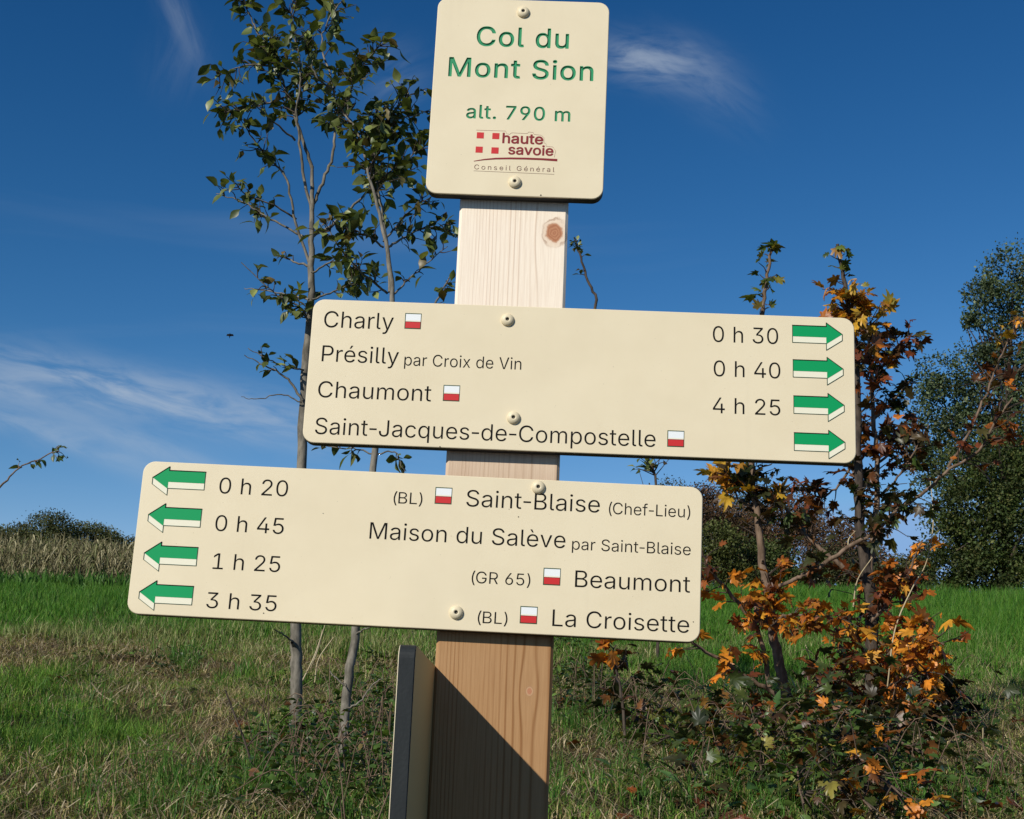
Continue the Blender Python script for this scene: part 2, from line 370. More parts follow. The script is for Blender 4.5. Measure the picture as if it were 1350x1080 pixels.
LIGHT = {
' ':(188,[]),
'(':(273,[[178,-91,182,-92,227,-92,229,-91,185,14,162,91,154,130,149,168,148,207,149,245,157,312,171,375,197,455,229,532,227,535,182,536,178,534,157,494,135,438,116,375,102,308,94,252,93,207,94,168,100,123,109,77,121,35,136,-7,157,-52]]),
')':(273,[[44,-91,46,-92,95,-92,106,-73,132,-17,155,46,170,102,179,161,180,207,179,252,172,305,163,354,149,406,136,448,115,497,95,535,49,536,46,535,44,532,62,494,79,448,98,389,111,336,118,294,124,245,125,207,124,168,115,109,98,42,76,-17]]),
'-':(291,[[38,193,43,191,253,192,254,239,249,240,39,240,38,239]]),
'0':(453,[[201,-2,242,-3,277,4,309,18,339,44,363,75,381,114,392,156,400,208,401,271,396,331,385,380,367,425,343,460,316,485,284,502,263,509,242,512,204,511,169,502,137,485,110,460,90,432,72,394,61,352,53,299,52,236,56,180,67,131,83,89,106,53,133,26,165,8],[218,47,193,52,169,65,148,86,132,110,120,142,111,180,106,226,106,271,109,313,116,352,126,383,140,411,158,435,179,451,204,461,228,463,256,459,281,447,302,428,318,404,331,373,341,334,346,289,347,243,344,194,337,156,326,121,311,93,293,72,270,56,246,48]]),
'1':(453,[[80,5,85,4,386,4,387,5,388,47,386,52,274,52,269,54,272,61,272,502,270,505,200,505,90,425,90,369,92,366,207,451,215,450,216,58,215,54,211,52,81,51,80,47]]),
'2':(453,[[68,5,73,4,381,4,386,5,384,53,153,54,150,58,153,65,272,191,322,247,353,289,371,327,376,352,377,380,374,404,367,425,356,446,342,464,324,481,302,495,272,506,241,512,209,512,174,505,146,494,122,478,101,457,83,429,72,394,70,369,71,366,122,366,127,394,136,414,148,432,164,446,185,457,206,462,230,463,255,460,269,455,286,446,300,434,310,422,321,394,323,366,321,348,314,326,300,301,283,278,256,247,69,47,68,44]]),
'3':(453,[[190,-2,221,-3,252,-1,280,5,309,16,333,31,354,51,371,75,382,100,389,135,387,173,375,208,356,236,333,258,298,276,266,285,221,286,216,289,217,292,367,460,368,464,368,505,77,506,74,504,74,457,77,455,287,456,291,453,291,446,162,299,161,254,165,252,224,250,256,245,280,235,306,215,317,201,326,184,332,152,332,135,329,117,324,103,317,89,294,67,263,52,228,47,193,48,158,58,133,75,123,86,116,96,105,128,48,128,52,103,59,82,71,61,88,43,109,27,133,14,161,4]]),
'4':(453,[[286,5,290,4,336,4,340,5,339,107,406,108,410,110,409,160,343,160,338,163,340,170,339,314,285,313,286,170,289,163,287,160,283,158,112,160,108,160,106,163,107,170,303,502,301,505,252,506,248,504,45,159,44,110,49,108,283,109,286,103]]),
'5':(453,[[195,-2,237,-3,275,5,307,18,338,42,362,72,379,107,387,145,386,187,382,208,376,229,366,250,356,267,328,297,314,307,293,318,272,325,251,329,212,330,195,326,174,320,154,310,139,299,132,299,133,324,148,453,153,456,359,456,362,457,362,460,362,502,359,506,104,506,100,505,99,502,71,257,125,250,156,268,188,277,219,280,251,276,278,264,302,243,319,219,329,187,331,163,329,138,324,117,316,100,303,82,288,68,272,58,251,50,230,47,212,47,195,49,177,54,156,66,139,82,127,100,118,126,65,126,64,124,67,107,75,82,86,61,104,41,121,26,146,12,170,3]]),
'6':(453,[[201,-2,234,-3,262,0,290,8,314,21,339,40,356,61,372,89,381,117,385,142,385,166,383,191,378,212,370,233,362,247,349,263,334,278,314,292,297,300,276,306,251,310,227,310,209,308,192,301,174,290,170,292,171,296,313,502,311,505,255,505,252,502,115,299,86,243,72,201,68,170,70,131,78,96,92,68,114,40,139,21,171,5],[206,47,185,53,167,63,153,75,139,93,129,114,123,135,122,159,124,184,130,205,139,222,153,240,167,252,185,261,202,266,227,268,248,267,269,261,286,251,300,239,313,222,323,201,329,180,330,156,328,131,323,114,313,93,300,75,286,63,269,53,248,47,227,45]]),
'B':(456,[[64,5,69,4,254,4,303,8,335,18,363,32,384,51,399,72,410,100,414,128,413,163,404,191,387,219,369,236,342,252,312,261,312,268,314,270,335,278,349,285,363,296,376,310,389,334,394,366,391,404,386,422,378,439,356,467,328,488,296,499,258,505,65,505,64,502],[125,54,122,58,121,198,122,229,125,234,254,234,282,231,303,223,321,212,336,198,348,180,354,166,358,149,358,131,355,114,343,89,331,76,321,69,296,59,265,54],[125,282,122,285,121,310,121,450,122,453,125,455,240,455,268,453,286,449,300,443,314,433,324,421,332,408,337,394,339,373,338,355,333,338,326,324,317,313,303,301,282,290,254,282]]),
'C':(510,[[238,-2,280,-3,318,2,357,15,388,32,419,58,441,86,457,117,469,156,413,156,392,112,380,96,365,82,346,69,325,60,301,53,276,50,252,50,227,54,203,63,182,73,164,87,148,103,135,121,123,142,108,184,101,226,100,271,107,320,119,359,138,394,160,418,189,439,220,453,252,459,287,458,315,453,346,440,378,415,396,390,412,352,469,352,460,383,448,411,432,436,409,460,387,478,360,493,325,505,290,511,245,511,199,503,158,485,126,461,94,426,71,387,55,345,46,296,44,236,50,184,65,135,87,92,115,57,150,29,171,17,192,9]]),
'G':(520,[[239,-2,283,-3,325,3,364,16,399,37,428,65,451,98,465,132,473,173,474,250,472,252,290,252,287,251,286,205,290,202,409,202,416,205,421,201,421,198,418,194,416,170,409,142,397,117,381,96,360,76,339,64,315,55,287,50,262,50,238,52,213,59,189,69,171,81,154,97,140,114,126,136,111,173,102,215,100,264,104,310,116,352,133,385,154,413,182,435,210,449,241,458,273,459,310,453,343,440,371,419,393,390,410,355,413,352,469,354,462,382,448,411,429,439,408,460,381,481,353,495,325,505,290,511,241,511,199,503,157,485,124,460,92,425,70,387,54,341,45,292,44,236,51,180,66,131,88,89,117,54,150,28,192,9,213,3]]),
'J':(396,[[158,-2,185,-3,217,-1,238,4,262,14,281,26,301,45,314,65,324,86,330,110,332,138,332,504,280,506,276,505,276,502,275,135,269,103,262,87,252,73,231,57,203,48,168,48,143,55,132,61,119,72,103,96,95,128,94,168,42,169,38,169,36,166,37,128,41,103,50,75,63,52,80,33,105,16,133,4]]),
'L':(393,[[64,5,69,4,356,4,357,5,358,51,356,53,125,54,122,58,121,502,121,504,118,506,65,505,64,502]]),
'M':(628,[[64,5,69,4,114,4,118,5,118,327,116,436,118,440,121,440,173,292,288,5,293,4,338,4,340,5,457,303,503,436,506,440,509,439,510,436,508,324,508,5,510,4,562,4,564,5,564,502,562,505,478,505,355,184,317,72,310,75,279,173,149,505,65,505,64,502]]),
'P':(445,[[64,5,69,4,118,4,121,5,122,187,125,189,251,190,275,192,300,198,327,208,352,225,371,243,387,267,399,299,405,331,405,366,398,401,387,429,370,453,349,472,324,487,293,499,254,505,65,505,64,502],[125,238,121,243,122,453,128,456,258,454,279,450,293,445,307,437,321,425,334,408,342,390,346,369,347,341,345,320,339,299,330,282,317,267,293,250,275,244,258,240,233,239]]),
'R':(449,[[64,5,69,4,118,4,121,5,122,198,124,201,237,202,244,205,249,201,354,5,359,4,419,4,421,5,311,208,314,213,331,220,352,233,366,245,377,257,387,273,396,292,402,313,405,334,405,359,403,383,398,404,390,425,380,443,366,460,352,473,333,485,300,498,261,504,65,505,64,502],[125,250,122,254,122,453,128,456,233,455,265,453,300,443,314,434,328,421,336,408,344,387,348,362,348,341,345,320,337,299,328,285,317,275,293,261,261,253]]),
'S':(447,[[192,-4,232,-5,274,-1,309,9,337,22,362,40,379,60,396,91,403,119,404,154,397,185,382,210,358,234,334,249,309,261,208,291,161,308,134,326,124,337,116,350,112,367,113,392,120,409,131,426,147,441,166,451,187,458,208,462,232,462,257,459,278,453,299,443,316,430,327,418,335,402,341,382,397,383,393,406,384,430,374,448,355,468,336,483,313,496,288,505,260,510,222,512,187,509,153,500,124,487,98,469,78,446,64,420,57,392,56,364,62,332,75,308,96,285,124,267,159,251,264,220,299,208,316,197,330,186,340,175,346,161,349,140,347,119,340,101,327,84,309,69,288,57,267,50,243,46,215,46,190,49,166,55,145,65,129,77,117,91,109,105,99,134,42,133,46,108,56,80,69,59,85,41,106,24,134,10,162,1]]),
'V':(480,[[206,5,210,4,273,4,277,6,457,502,455,505,399,505,396,502,281,170,246,58,242,54,238,54,236,58,195,187,83,502,81,505,32,506,25,505,22,502]]),
'a':(389,[[136,-4,161,-5,182,-4,203,1,219,7,245,23,259,38,270,54,273,56,277,56,280,52,281,7,284,4,329,4,333,4,334,7,333,252,330,290,321,315,302,343,277,362,252,372,221,379,186,380,154,377,121,367,95,354,74,336,59,318,46,294,98,279,116,304,140,322,168,332,203,334,228,330,249,321,266,305,275,287,279,266,279,248,274,238,266,232,249,225,154,213,105,202,84,192,67,182,53,168,43,154,36,133,34,101,37,77,48,52,63,31,84,14,109,3],[165,42,147,44,126,50,110,59,98,71,91,87,89,105,91,122,99,140,116,154,137,163,168,170,238,181,263,187,277,193,278,192,280,140,278,122,273,105,261,84,242,64,221,51,196,44]]),
'c':(396,[[181,-3,214,-4,242,-2,267,5,291,16,315,32,333,51,348,74,358,99,309,112,305,109,291,81,281,70,267,59,235,46,218,43,200,43,172,48,148,60,123,83,107,109,98,137,93,169,93,200,97,232,105,260,115,281,128,298,148,316,162,324,183,331,207,333,228,332,256,323,277,310,295,288,305,267,357,281,350,298,340,316,326,333,312,346,296,358,277,367,239,378,200,380,169,377,137,367,109,350,85,328,64,298,48,263,40,228,38,186,41,141,51,106,66,74,88,45,116,21,148,5]]),
'd':(424,[[171,-3,211,-4,228,-1,246,5,263,15,276,25,284,33,304,60,309,62,316,60,318,4,368,4,368,505,315,505,314,319,312,316,305,316,277,352,263,363,246,373,214,380,172,379,151,375,134,368,116,359,102,349,88,336,74,319,62,298,53,280,41,235,38,186,43,134,55,92,66,71,77,53,102,27,134,8,151,2],[179,46,158,53,138,67,123,83,111,102,100,130,94,158,93,190,95,221,100,249,108,270,121,291,137,309,155,322,176,330,197,333,221,332,246,326,264,316,283,298,297,277,307,253,314,221,315,190,313,155,307,127,296,99,281,78,267,63,249,53,228,46,204,44]]),
'e':(404,[[184,-3,214,-4,242,-3,270,3,295,14,318,29,337,46,351,67,360,88,309,101,291,75,270,57,239,45,204,43,176,47,148,59,126,78,106,106,95,144,93,169,95,173,365,173,368,176,367,218,361,256,351,288,336,316,316,339,291,358,263,371,228,379,190,380,155,374,127,362,99,343,74,316,58,288,46,256,39,218,38,172,43,134,53,99,70,67,93,39,120,19,151,4],[95,216,93,218,94,232,101,260,113,283,127,301,144,316,163,326,183,332,204,333,228,332,246,327,263,318,281,303,292,288,302,269,310,242,313,218,309,215,302,218,102,218]]),
'f':(254,[[84,5,88,4,134,4,138,5,137,327,141,330,221,331,223,331,224,334,224,373,221,376,139,376,137,380,139,422,141,443,151,462,169,473,197,477,225,473,238,516,236,520,232,521,204,526,172,526,144,519,125,509,102,488,89,464,85,439,84,376,82,373,74,376,36,376,11,375,10,373,11,331,81,331,84,327]]),
'h':(410,[[56,5,62,4,107,4,110,5,111,236,114,261,122,282,136,303,156,318,181,329,209,332,233,330,259,320,279,303,291,282,297,261,299,243,300,5,303,4,349,4,354,5,353,257,349,289,338,319,329,334,317,348,293,366,261,377,226,380,191,376,165,366,149,355,139,345,118,316,114,314,111,317,110,502,107,506,58,505,56,502]]),
'i':(167,[[56,5,60,4,106,4,110,5,110,373,109,375,106,376,60,376,56,373],[68,450,81,447,95,448,109,455,119,467,122,481,120,495,113,508,102,516,85,520,71,518,57,510,48,499,45,485,47,471,54,460]]),
'l':(189,[[117,3,153,2,174,5,176,7,167,50,139,49,125,53,116,63,111,80,110,504,107,506,58,505,56,504,58,66,64,42,76,24,93,10]]),
'm':(610,[[56,5,62,4,107,4,110,5,111,243,113,264,118,282,132,303,149,319,170,329,198,333,223,331,244,322,261,307,272,289,276,275,277,261,278,5,282,4,331,5,332,247,334,271,339,285,347,299,366,319,387,329,419,333,443,331,464,323,481,310,493,292,498,271,500,254,500,5,503,4,552,4,554,9,553,264,547,303,541,320,533,334,513,357,499,367,485,373,454,381,415,381,384,372,356,356,335,334,321,309,317,306,314,310,309,324,299,341,289,354,275,366,261,374,247,379,212,382,181,376,155,362,135,344,124,327,116,310,114,307,111,307,109,310,108,373,107,375,58,375,56,373]]),
'n':(410,[[56,5,62,4,107,4,110,5,111,236,114,261,122,282,136,303,156,318,181,329,209,332,233,330,259,320,279,303,291,282,297,261,299,243,300,5,303,4,349,4,354,5,354,240,351,275,345,303,335,325,320,345,300,362,279,372,251,379,219,380,188,375,165,366,146,352,128,332,114,308,111,307,109,310,108,373,107,375,58,375,56,373]]),
'o':(415,[[181,-3,218,-4,253,1,284,12,309,27,332,50,351,78,367,113,375,148,377,193,374,235,364,270,347,305,326,333,298,356,270,370,239,378,200,380,169,377,137,367,109,350,85,328,64,298,48,263,40,228,38,186,41,141,51,106,66,74,88,45,116,21,148,5],[204,43,183,45,158,53,138,67,122,85,109,106,100,130,94,162,93,190,94,218,100,246,111,274,123,293,142,312,162,324,183,331,207,333,232,331,253,325,273,312,291,294,304,274,315,246,320,218,322,186,320,155,313,123,304,102,291,81,273,64,253,51,232,45]]),
'p':(424,[[56,-138,62,-140,107,-140,110,-138,110,58,112,62,118,62,121,61,147,27,160,16,177,6,205,-3,244,-4,265,-1,282,4,300,12,317,23,343,48,356,65,366,84,379,121,385,163,386,205,380,251,368,289,352,317,328,345,300,364,275,374,251,379,219,380,191,377,174,370,153,356,139,342,121,317,114,316,109,317,108,321,108,373,107,375,62,376,56,373],[209,44,188,48,167,58,148,72,132,93,122,114,114,142,110,174,110,209,114,237,122,265,132,286,146,303,163,318,181,327,202,332,230,333,251,330,272,321,293,305,308,286,320,261,327,233,331,205,331,170,327,142,319,114,308,93,293,73,275,59,258,50,237,45]]),
'q':(424,[[315,-138,319,-140,365,-140,368,-138,368,373,365,376,319,376,317,373,316,321,316,317,312,316,304,317,289,338,270,358,253,369,239,375,218,379,190,380,165,378,144,372,113,357,88,336,66,307,50,272,41,237,38,191,40,149,50,107,69,65,81,48,95,33,112,20,127,11,144,4,165,-2,204,-4,225,-2,242,3,263,15,278,27,304,62,313,62,314,58],[193,44,169,49,151,57,133,72,118,90,108,111,97,142,93,174,93,205,97,233,104,261,116,285,130,302,148,317,169,328,190,333,214,333,239,328,260,319,277,304,292,286,303,265,311,237,315,205,315,170,311,142,304,118,292,93,277,73,260,58,239,49,214,44]]),
'r':(259,[[56,5,62,4,107,4,110,5,111,240,113,261,119,278,127,292,137,303,150,313,163,321,177,326,198,329,238,327,240,331,239,380,198,381,184,378,167,371,153,363,139,351,128,338,118,319,114,318,109,320,107,375,62,376,58,375,56,373]]),
's':(365,[[154,-3,181,-4,213,-2,241,3,265,12,286,26,304,43,318,64,326,88,327,116,322,141,311,160,293,178,274,190,251,199,164,221,139,230,122,241,115,248,108,260,106,270,106,284,110,298,117,309,128,319,139,326,153,331,171,335,206,335,234,327,251,312,272,281,318,293,319,295,316,302,306,323,296,337,283,350,258,366,241,373,220,378,188,380,157,378,132,373,108,363,87,349,69,332,58,312,52,291,51,267,56,239,66,221,83,203,104,190,129,179,220,157,237,151,258,137,269,120,271,109,271,95,266,81,258,70,247,60,234,52,216,46,199,42,174,42,157,44,129,53,118,60,107,71,90,102,42,92,41,88,44,78,53,57,66,39,80,26,94,16,111,7]]),
't':(227,[[144,1,190,0,207,4,208,8,200,47,197,49,169,47,148,50,134,59,125,75,122,99,121,327,123,330,127,332,200,332,201,372,200,374,197,376,130,375,127,372,123,374,121,379,122,467,71,468,68,463,68,376,64,373,60,375,11,375,10,372,10,334,11,331,15,330,60,331,64,332,68,330,69,92,72,64,81,40,96,22,116,9]]),
'u':(410,[[158,0,181,-1,202,0,223,4,240,11,257,21,269,32,283,49,295,70,300,72,302,67,303,4,352,4,353,371,352,376,299,375,299,147,297,123,289,102,275,79,258,63,230,50,202,47,177,49,153,58,132,76,119,95,114,112,111,137,110,375,57,375,57,133,59,105,63,84,76,53,97,28,125,10]]),
'v':(389,[[165,5,169,4,222,4,224,5,365,373,362,376,309,375,306,373,224,145,199,58,197,54,194,54,170,131,82,375,29,376,26,375,23,373]]),
'x':(379,[[29,5,33,4,89,4,153,100,187,159,191,159,226,100,289,4,345,4,350,5,226,184,219,187,219,194,226,200,343,373,341,375,285,375,282,373,235,303,195,233,191,229,187,232,159,282,100,373,96,376,44,376,40,375,38,373,157,198,156,189]]),
'y':(389,[[67,-140,106,-141,138,-133,166,-114,174,-105,186,-87,201,-56,365,375,309,375,306,371,225,147,206,88,198,56,194,53,191,56,181,95,168,137,82,375,23,375,166,0,148,-52,138,-70,127,-81,113,-90,103,-93,89,-93,63,-91,52,-136]]),
'è':(404,[[184,-3,214,-4,242,-3,270,3,295,14,318,29,337,46,351,67,360,88,309,101,291,75,270,57,239,45,204,43,176,47,148,59,126,78,106,106,95,144,93,169,95,173,365,173,368,176,367,218,361,256,351,288,336,316,316,339,291,358,263,371,228,379,190,380,155,374,127,362,99,343,74,316,58,288,46,256,39,218,38,172,43,134,53,99,70,67,93,39,120,19,151,4],[95,216,93,218,94,232,101,260,113,283,127,301,144,316,163,326,183,332,204,333,228,332,246,327,263,318,281,303,292,288,302,269,310,242,313,218,309,215,302,218,102,218],[180,435,186,432,221,433,223,435,181,522,179,525,123,524,123,522]]),
'é':(404,[[184,-3,214,-4,242,-3,270,3,295,14,318,29,337,46,351,67,360,88,309,101,291,75,270,57,239,45,204,43,176,47,148,59,126,78,106,106,95,144,93,169,95,173,365,173,368,176,367,218,361,256,351,288,336,316,316,339,291,358,263,371,228,379,190,380,155,374,127,362,99,343,74,316,58,288,46,256,39,218,38,172,43,134,53,99,70,67,93,39,120,19,151,4],[95,216,93,218,94,232,101,260,113,283,127,301,144,316,163,326,183,332,204,333,228,332,246,327,263,318,281,303,292,288,302,269,310,242,313,218,309,215,302,218,102,218],[184,435,186,432,225,433,284,523,281,525,228,525]]),
}
CARVE_TOP = {
' ':(188,[]),
'.':(188,[[79,-13,104,-14,122,-9,139,5,149,22,151,33,152,47,146,68,139,77,129,87,111,96,87,97,69,91,50,75,41,57,40,33,45,15,52,5,62,-5]]),
'0':(453,[[197,-16,242,-17,281,-10,316,5,347,31,372,62,392,103,406,152,414,208,416,271,410,334,398,387,380,432,367,453,354,471,323,498,304,509,284,518,267,523,242,526,204,526,165,516,130,498,100,471,77,439,58,397,45,348,39,299,37,236,42,177,54,124,72,79,94,44,123,15,141,4,158,-5],[225,61,200,65,179,75,162,92,147,114,135,142,126,180,121,219,120,261,122,303,128,338,136,369,148,397,162,418,182,436,204,446,228,449,249,446,271,436,291,418,305,397,317,369,327,331,332,292,333,247,331,205,324,166,314,131,303,107,286,86,267,71,249,64]]),
'7':(453,[[91,-9,99,-11,165,-11,172,-9,175,-5,402,446,402,509,400,516,396,519,64,520,57,519,53,515,51,509,51,450,53,446,60,441,302,441,306,439,87,5,86,-2]]),
'9':(453,[[124,-9,129,-11,199,-11,206,-9,209,-6,349,200,376,250,391,290,398,324,399,362,394,397,381,432,363,462,338,488,307,508,276,520,244,526,209,526,174,519,146,508,118,491,94,468,73,436,61,408,53,366,56,317,66,278,77,257,89,240,104,224,118,213,153,195,192,186,220,184,241,186,243,184,120,5,119,-2],[202,257,185,264,171,273,158,285,148,299,141,317,137,338,136,359,140,380,146,398,156,415,167,427,181,437,195,444,213,448,234,449,251,446,269,439,284,429,297,415,307,397,313,380,316,359,315,338,312,320,307,306,297,289,286,276,272,266,255,258,237,255,220,254]]),
'C':(510,[[233,-16,276,-18,322,-12,360,0,395,19,429,47,453,79,473,117,484,159,482,166,476,171,403,170,399,166,389,138,380,121,371,108,357,94,339,82,318,73,294,66,273,64,248,65,227,69,206,77,189,86,175,97,161,111,148,128,135,149,122,187,115,229,115,278,121,317,133,354,150,385,171,409,199,428,224,439,252,444,280,445,308,440,339,427,368,404,385,380,398,345,402,339,409,337,472,337,479,339,483,345,478,376,464,411,447,439,427,464,398,488,367,506,329,519,297,525,248,526,203,519,178,510,157,501,119,474,86,439,62,401,43,355,32,303,29,243,35,184,49,135,73,87,87,67,105,47,124,30,143,16,185,-4,210,-11]]),
'M':(628,[[54,-9,62,-11,121,-11,129,-9,133,-2,132,348,134,355,276,-5,280,-9,286,-11,342,-11,349,-9,353,-2,466,285,492,359,494,352,493,-2,496,-7,503,-11,569,-11,576,-7,579,2,579,509,576,516,569,520,478,520,471,519,468,516,342,191,317,117,314,113,292,180,160,516,156,519,149,520,62,520,52,516,49,509,49,2,50,-5]]),
'S':(447,[[186,-18,232,-20,274,-16,309,-7,344,10,370,28,391,52,409,84,417,115,418,157,411,189,405,203,395,217,372,241,347,259,316,274,213,304,169,320,145,336,135,346,129,357,126,371,127,388,134,406,145,420,159,431,176,440,197,445,218,448,239,447,260,444,278,438,295,428,306,420,316,408,322,395,327,374,334,368,400,367,409,371,412,378,411,388,403,423,391,448,372,472,351,490,322,507,292,519,260,525,218,527,180,523,148,514,113,497,88,479,66,455,51,427,43,395,41,364,48,329,62,301,85,275,115,255,148,240,257,207,292,195,306,187,320,176,327,168,332,157,335,140,333,122,325,105,313,90,300,80,281,70,257,63,232,60,208,61,187,64,166,71,148,80,135,91,125,105,118,122,115,140,109,147,40,148,33,147,29,143,27,136,29,119,37,87,51,59,70,35,96,14,122,0,152,-11]]),
'a':(389,[[132,-18,168,-20,207,-14,242,2,263,20,266,17,267,-4,273,-10,336,-11,343,-9,347,-4,348,252,344,294,334,322,323,339,312,353,284,374,256,386,224,393,186,395,147,390,112,379,84,364,60,343,42,319,30,294,32,285,39,280,102,263,109,267,126,294,145,308,172,318,203,320,224,316,242,308,254,297,261,283,265,255,263,248,259,244,242,239,140,225,95,213,70,201,53,189,37,171,27,154,20,126,19,98,25,68,35,45,53,21,74,4,102,-10],[147,59,133,63,120,70,112,77,106,87,103,101,104,115,109,128,116,136,133,147,151,152,264,171,265,168,265,140,263,122,255,101,242,83,221,68,200,59,172,56]]),
'd':(424,[[167,-17,211,-18,246,-11,278,8,300,29,302,32,302,-3,309,-10,372,-11,379,-9,383,-3,383,508,381,515,375,520,312,520,305,518,302,515,300,508,300,354,298,350,274,373,256,384,239,390,221,394,197,395,172,394,151,390,134,384,113,374,86,354,59,323,39,284,27,239,23,183,29,130,43,85,64,46,92,17,106,6,127,-5,148,-13],[186,60,169,65,151,75,135,92,124,109,115,134,109,158,107,190,109,218,113,239,121,263,131,281,144,296,161,309,176,315,197,319,218,318,239,313,256,303,274,287,286,267,294,246,299,218,301,190,299,158,294,134,284,109,274,92,261,78,246,67,228,61,207,58]]),
'i':(167,[[46,-9,53,-11,116,-11,121,-9,125,-2,125,380,122,387,116,390,53,390,45,387,42,380,42,2,43,-5],[81,432,99,434,116,442,130,458,136,474,136,492,128,513,113,527,92,534,71,533,53,526,37,509,31,492,32,471,40,453,60,437]]),
'l':(189,[[112,-11,139,-13,170,-11,188,-6,192,3,181,56,177,62,170,65,153,63,135,64,129,70,126,80,125,511,121,517,114,520,51,520,44,515,42,507,43,66,50,38,65,13,86,-2]]),
'm':(610,[[47,-9,55,-11,114,-11,121,-9,124,-5,125,2,125,236,127,261,135,283,151,303,174,315,198,319,219,317,240,307,254,293,261,275,263,257,263,2,264,-5,268,-9,275,-11,335,-11,342,-9,345,-5,346,2,346,247,349,268,357,289,373,306,391,315,419,319,443,316,464,306,476,292,483,275,485,254,485,2,486,-5,490,-9,496,-11,555,-11,563,-9,567,-5,568,2,567,271,565,292,559,313,552,331,541,348,524,367,503,381,478,391,447,397,412,395,377,385,349,369,333,355,321,340,317,340,304,359,286,377,268,387,244,395,212,397,181,391,153,378,125,354,123,359,123,380,118,388,111,390,48,389,43,383,42,376,42,2,43,-5]]),
'n':(410,[[47,-9,55,-11,114,-11,121,-9,124,-5,125,2,125,229,129,261,138,282,156,301,181,314,209,318,233,315,254,306,271,289,282,264,285,236,285,2,286,-5,289,-9,296,-11,359,-11,366,-6,368,2,368,240,366,275,359,306,348,331,331,354,310,373,291,383,265,391,237,395,209,394,181,388,160,379,142,368,125,352,123,355,123,380,118,388,111,390,55,390,48,389,44,385,42,376,42,2,43,-5]]),
'o':(415,[[177,-17,218,-19,256,-13,291,-1,316,15,342,39,364,71,380,106,389,144,392,193,388,239,377,277,360,312,336,344,305,369,274,384,239,393,200,395,162,390,127,378,99,360,73,337,51,305,35,270,26,232,23,186,27,141,37,102,53,67,78,35,109,8,141,-8],[183,60,163,67,148,78,132,95,120,116,112,141,108,169,107,197,110,225,117,249,126,270,138,288,152,302,169,312,186,317,207,319,228,317,246,312,263,301,280,284,291,267,301,242,306,214,308,179,305,151,299,127,290,106,278,88,263,74,246,64,228,59,207,57]]),
't':(227,[[140,-13,169,-15,197,-13,218,-8,221,-5,224,1,211,61,204,65,169,61,155,63,148,66,142,71,139,78,137,99,137,314,141,316,204,316,211,318,215,327,215,379,212,386,207,390,141,390,137,392,137,470,135,477,131,481,64,482,57,478,54,474,53,391,4,390,-2,386,-5,379,-5,327,-2,320,4,316,53,316,54,92,58,57,71,30,88,10,109,-4]]),
'u':(410,[[154,-14,191,-16,212,-13,230,-9,262,7,286,28,288,-3,293,-10,356,-11,363,-9,366,-6,368,0,368,378,366,385,363,388,356,390,296,390,287,385,285,378,285,151,282,123,269,95,254,78,230,66,202,61,174,64,155,74,138,91,128,114,125,144,125,378,123,385,118,389,111,390,51,390,44,385,42,378,42,133,44,105,49,81,64,46,73,32,86,18,100,7,118,-3,135,-9]]),
}
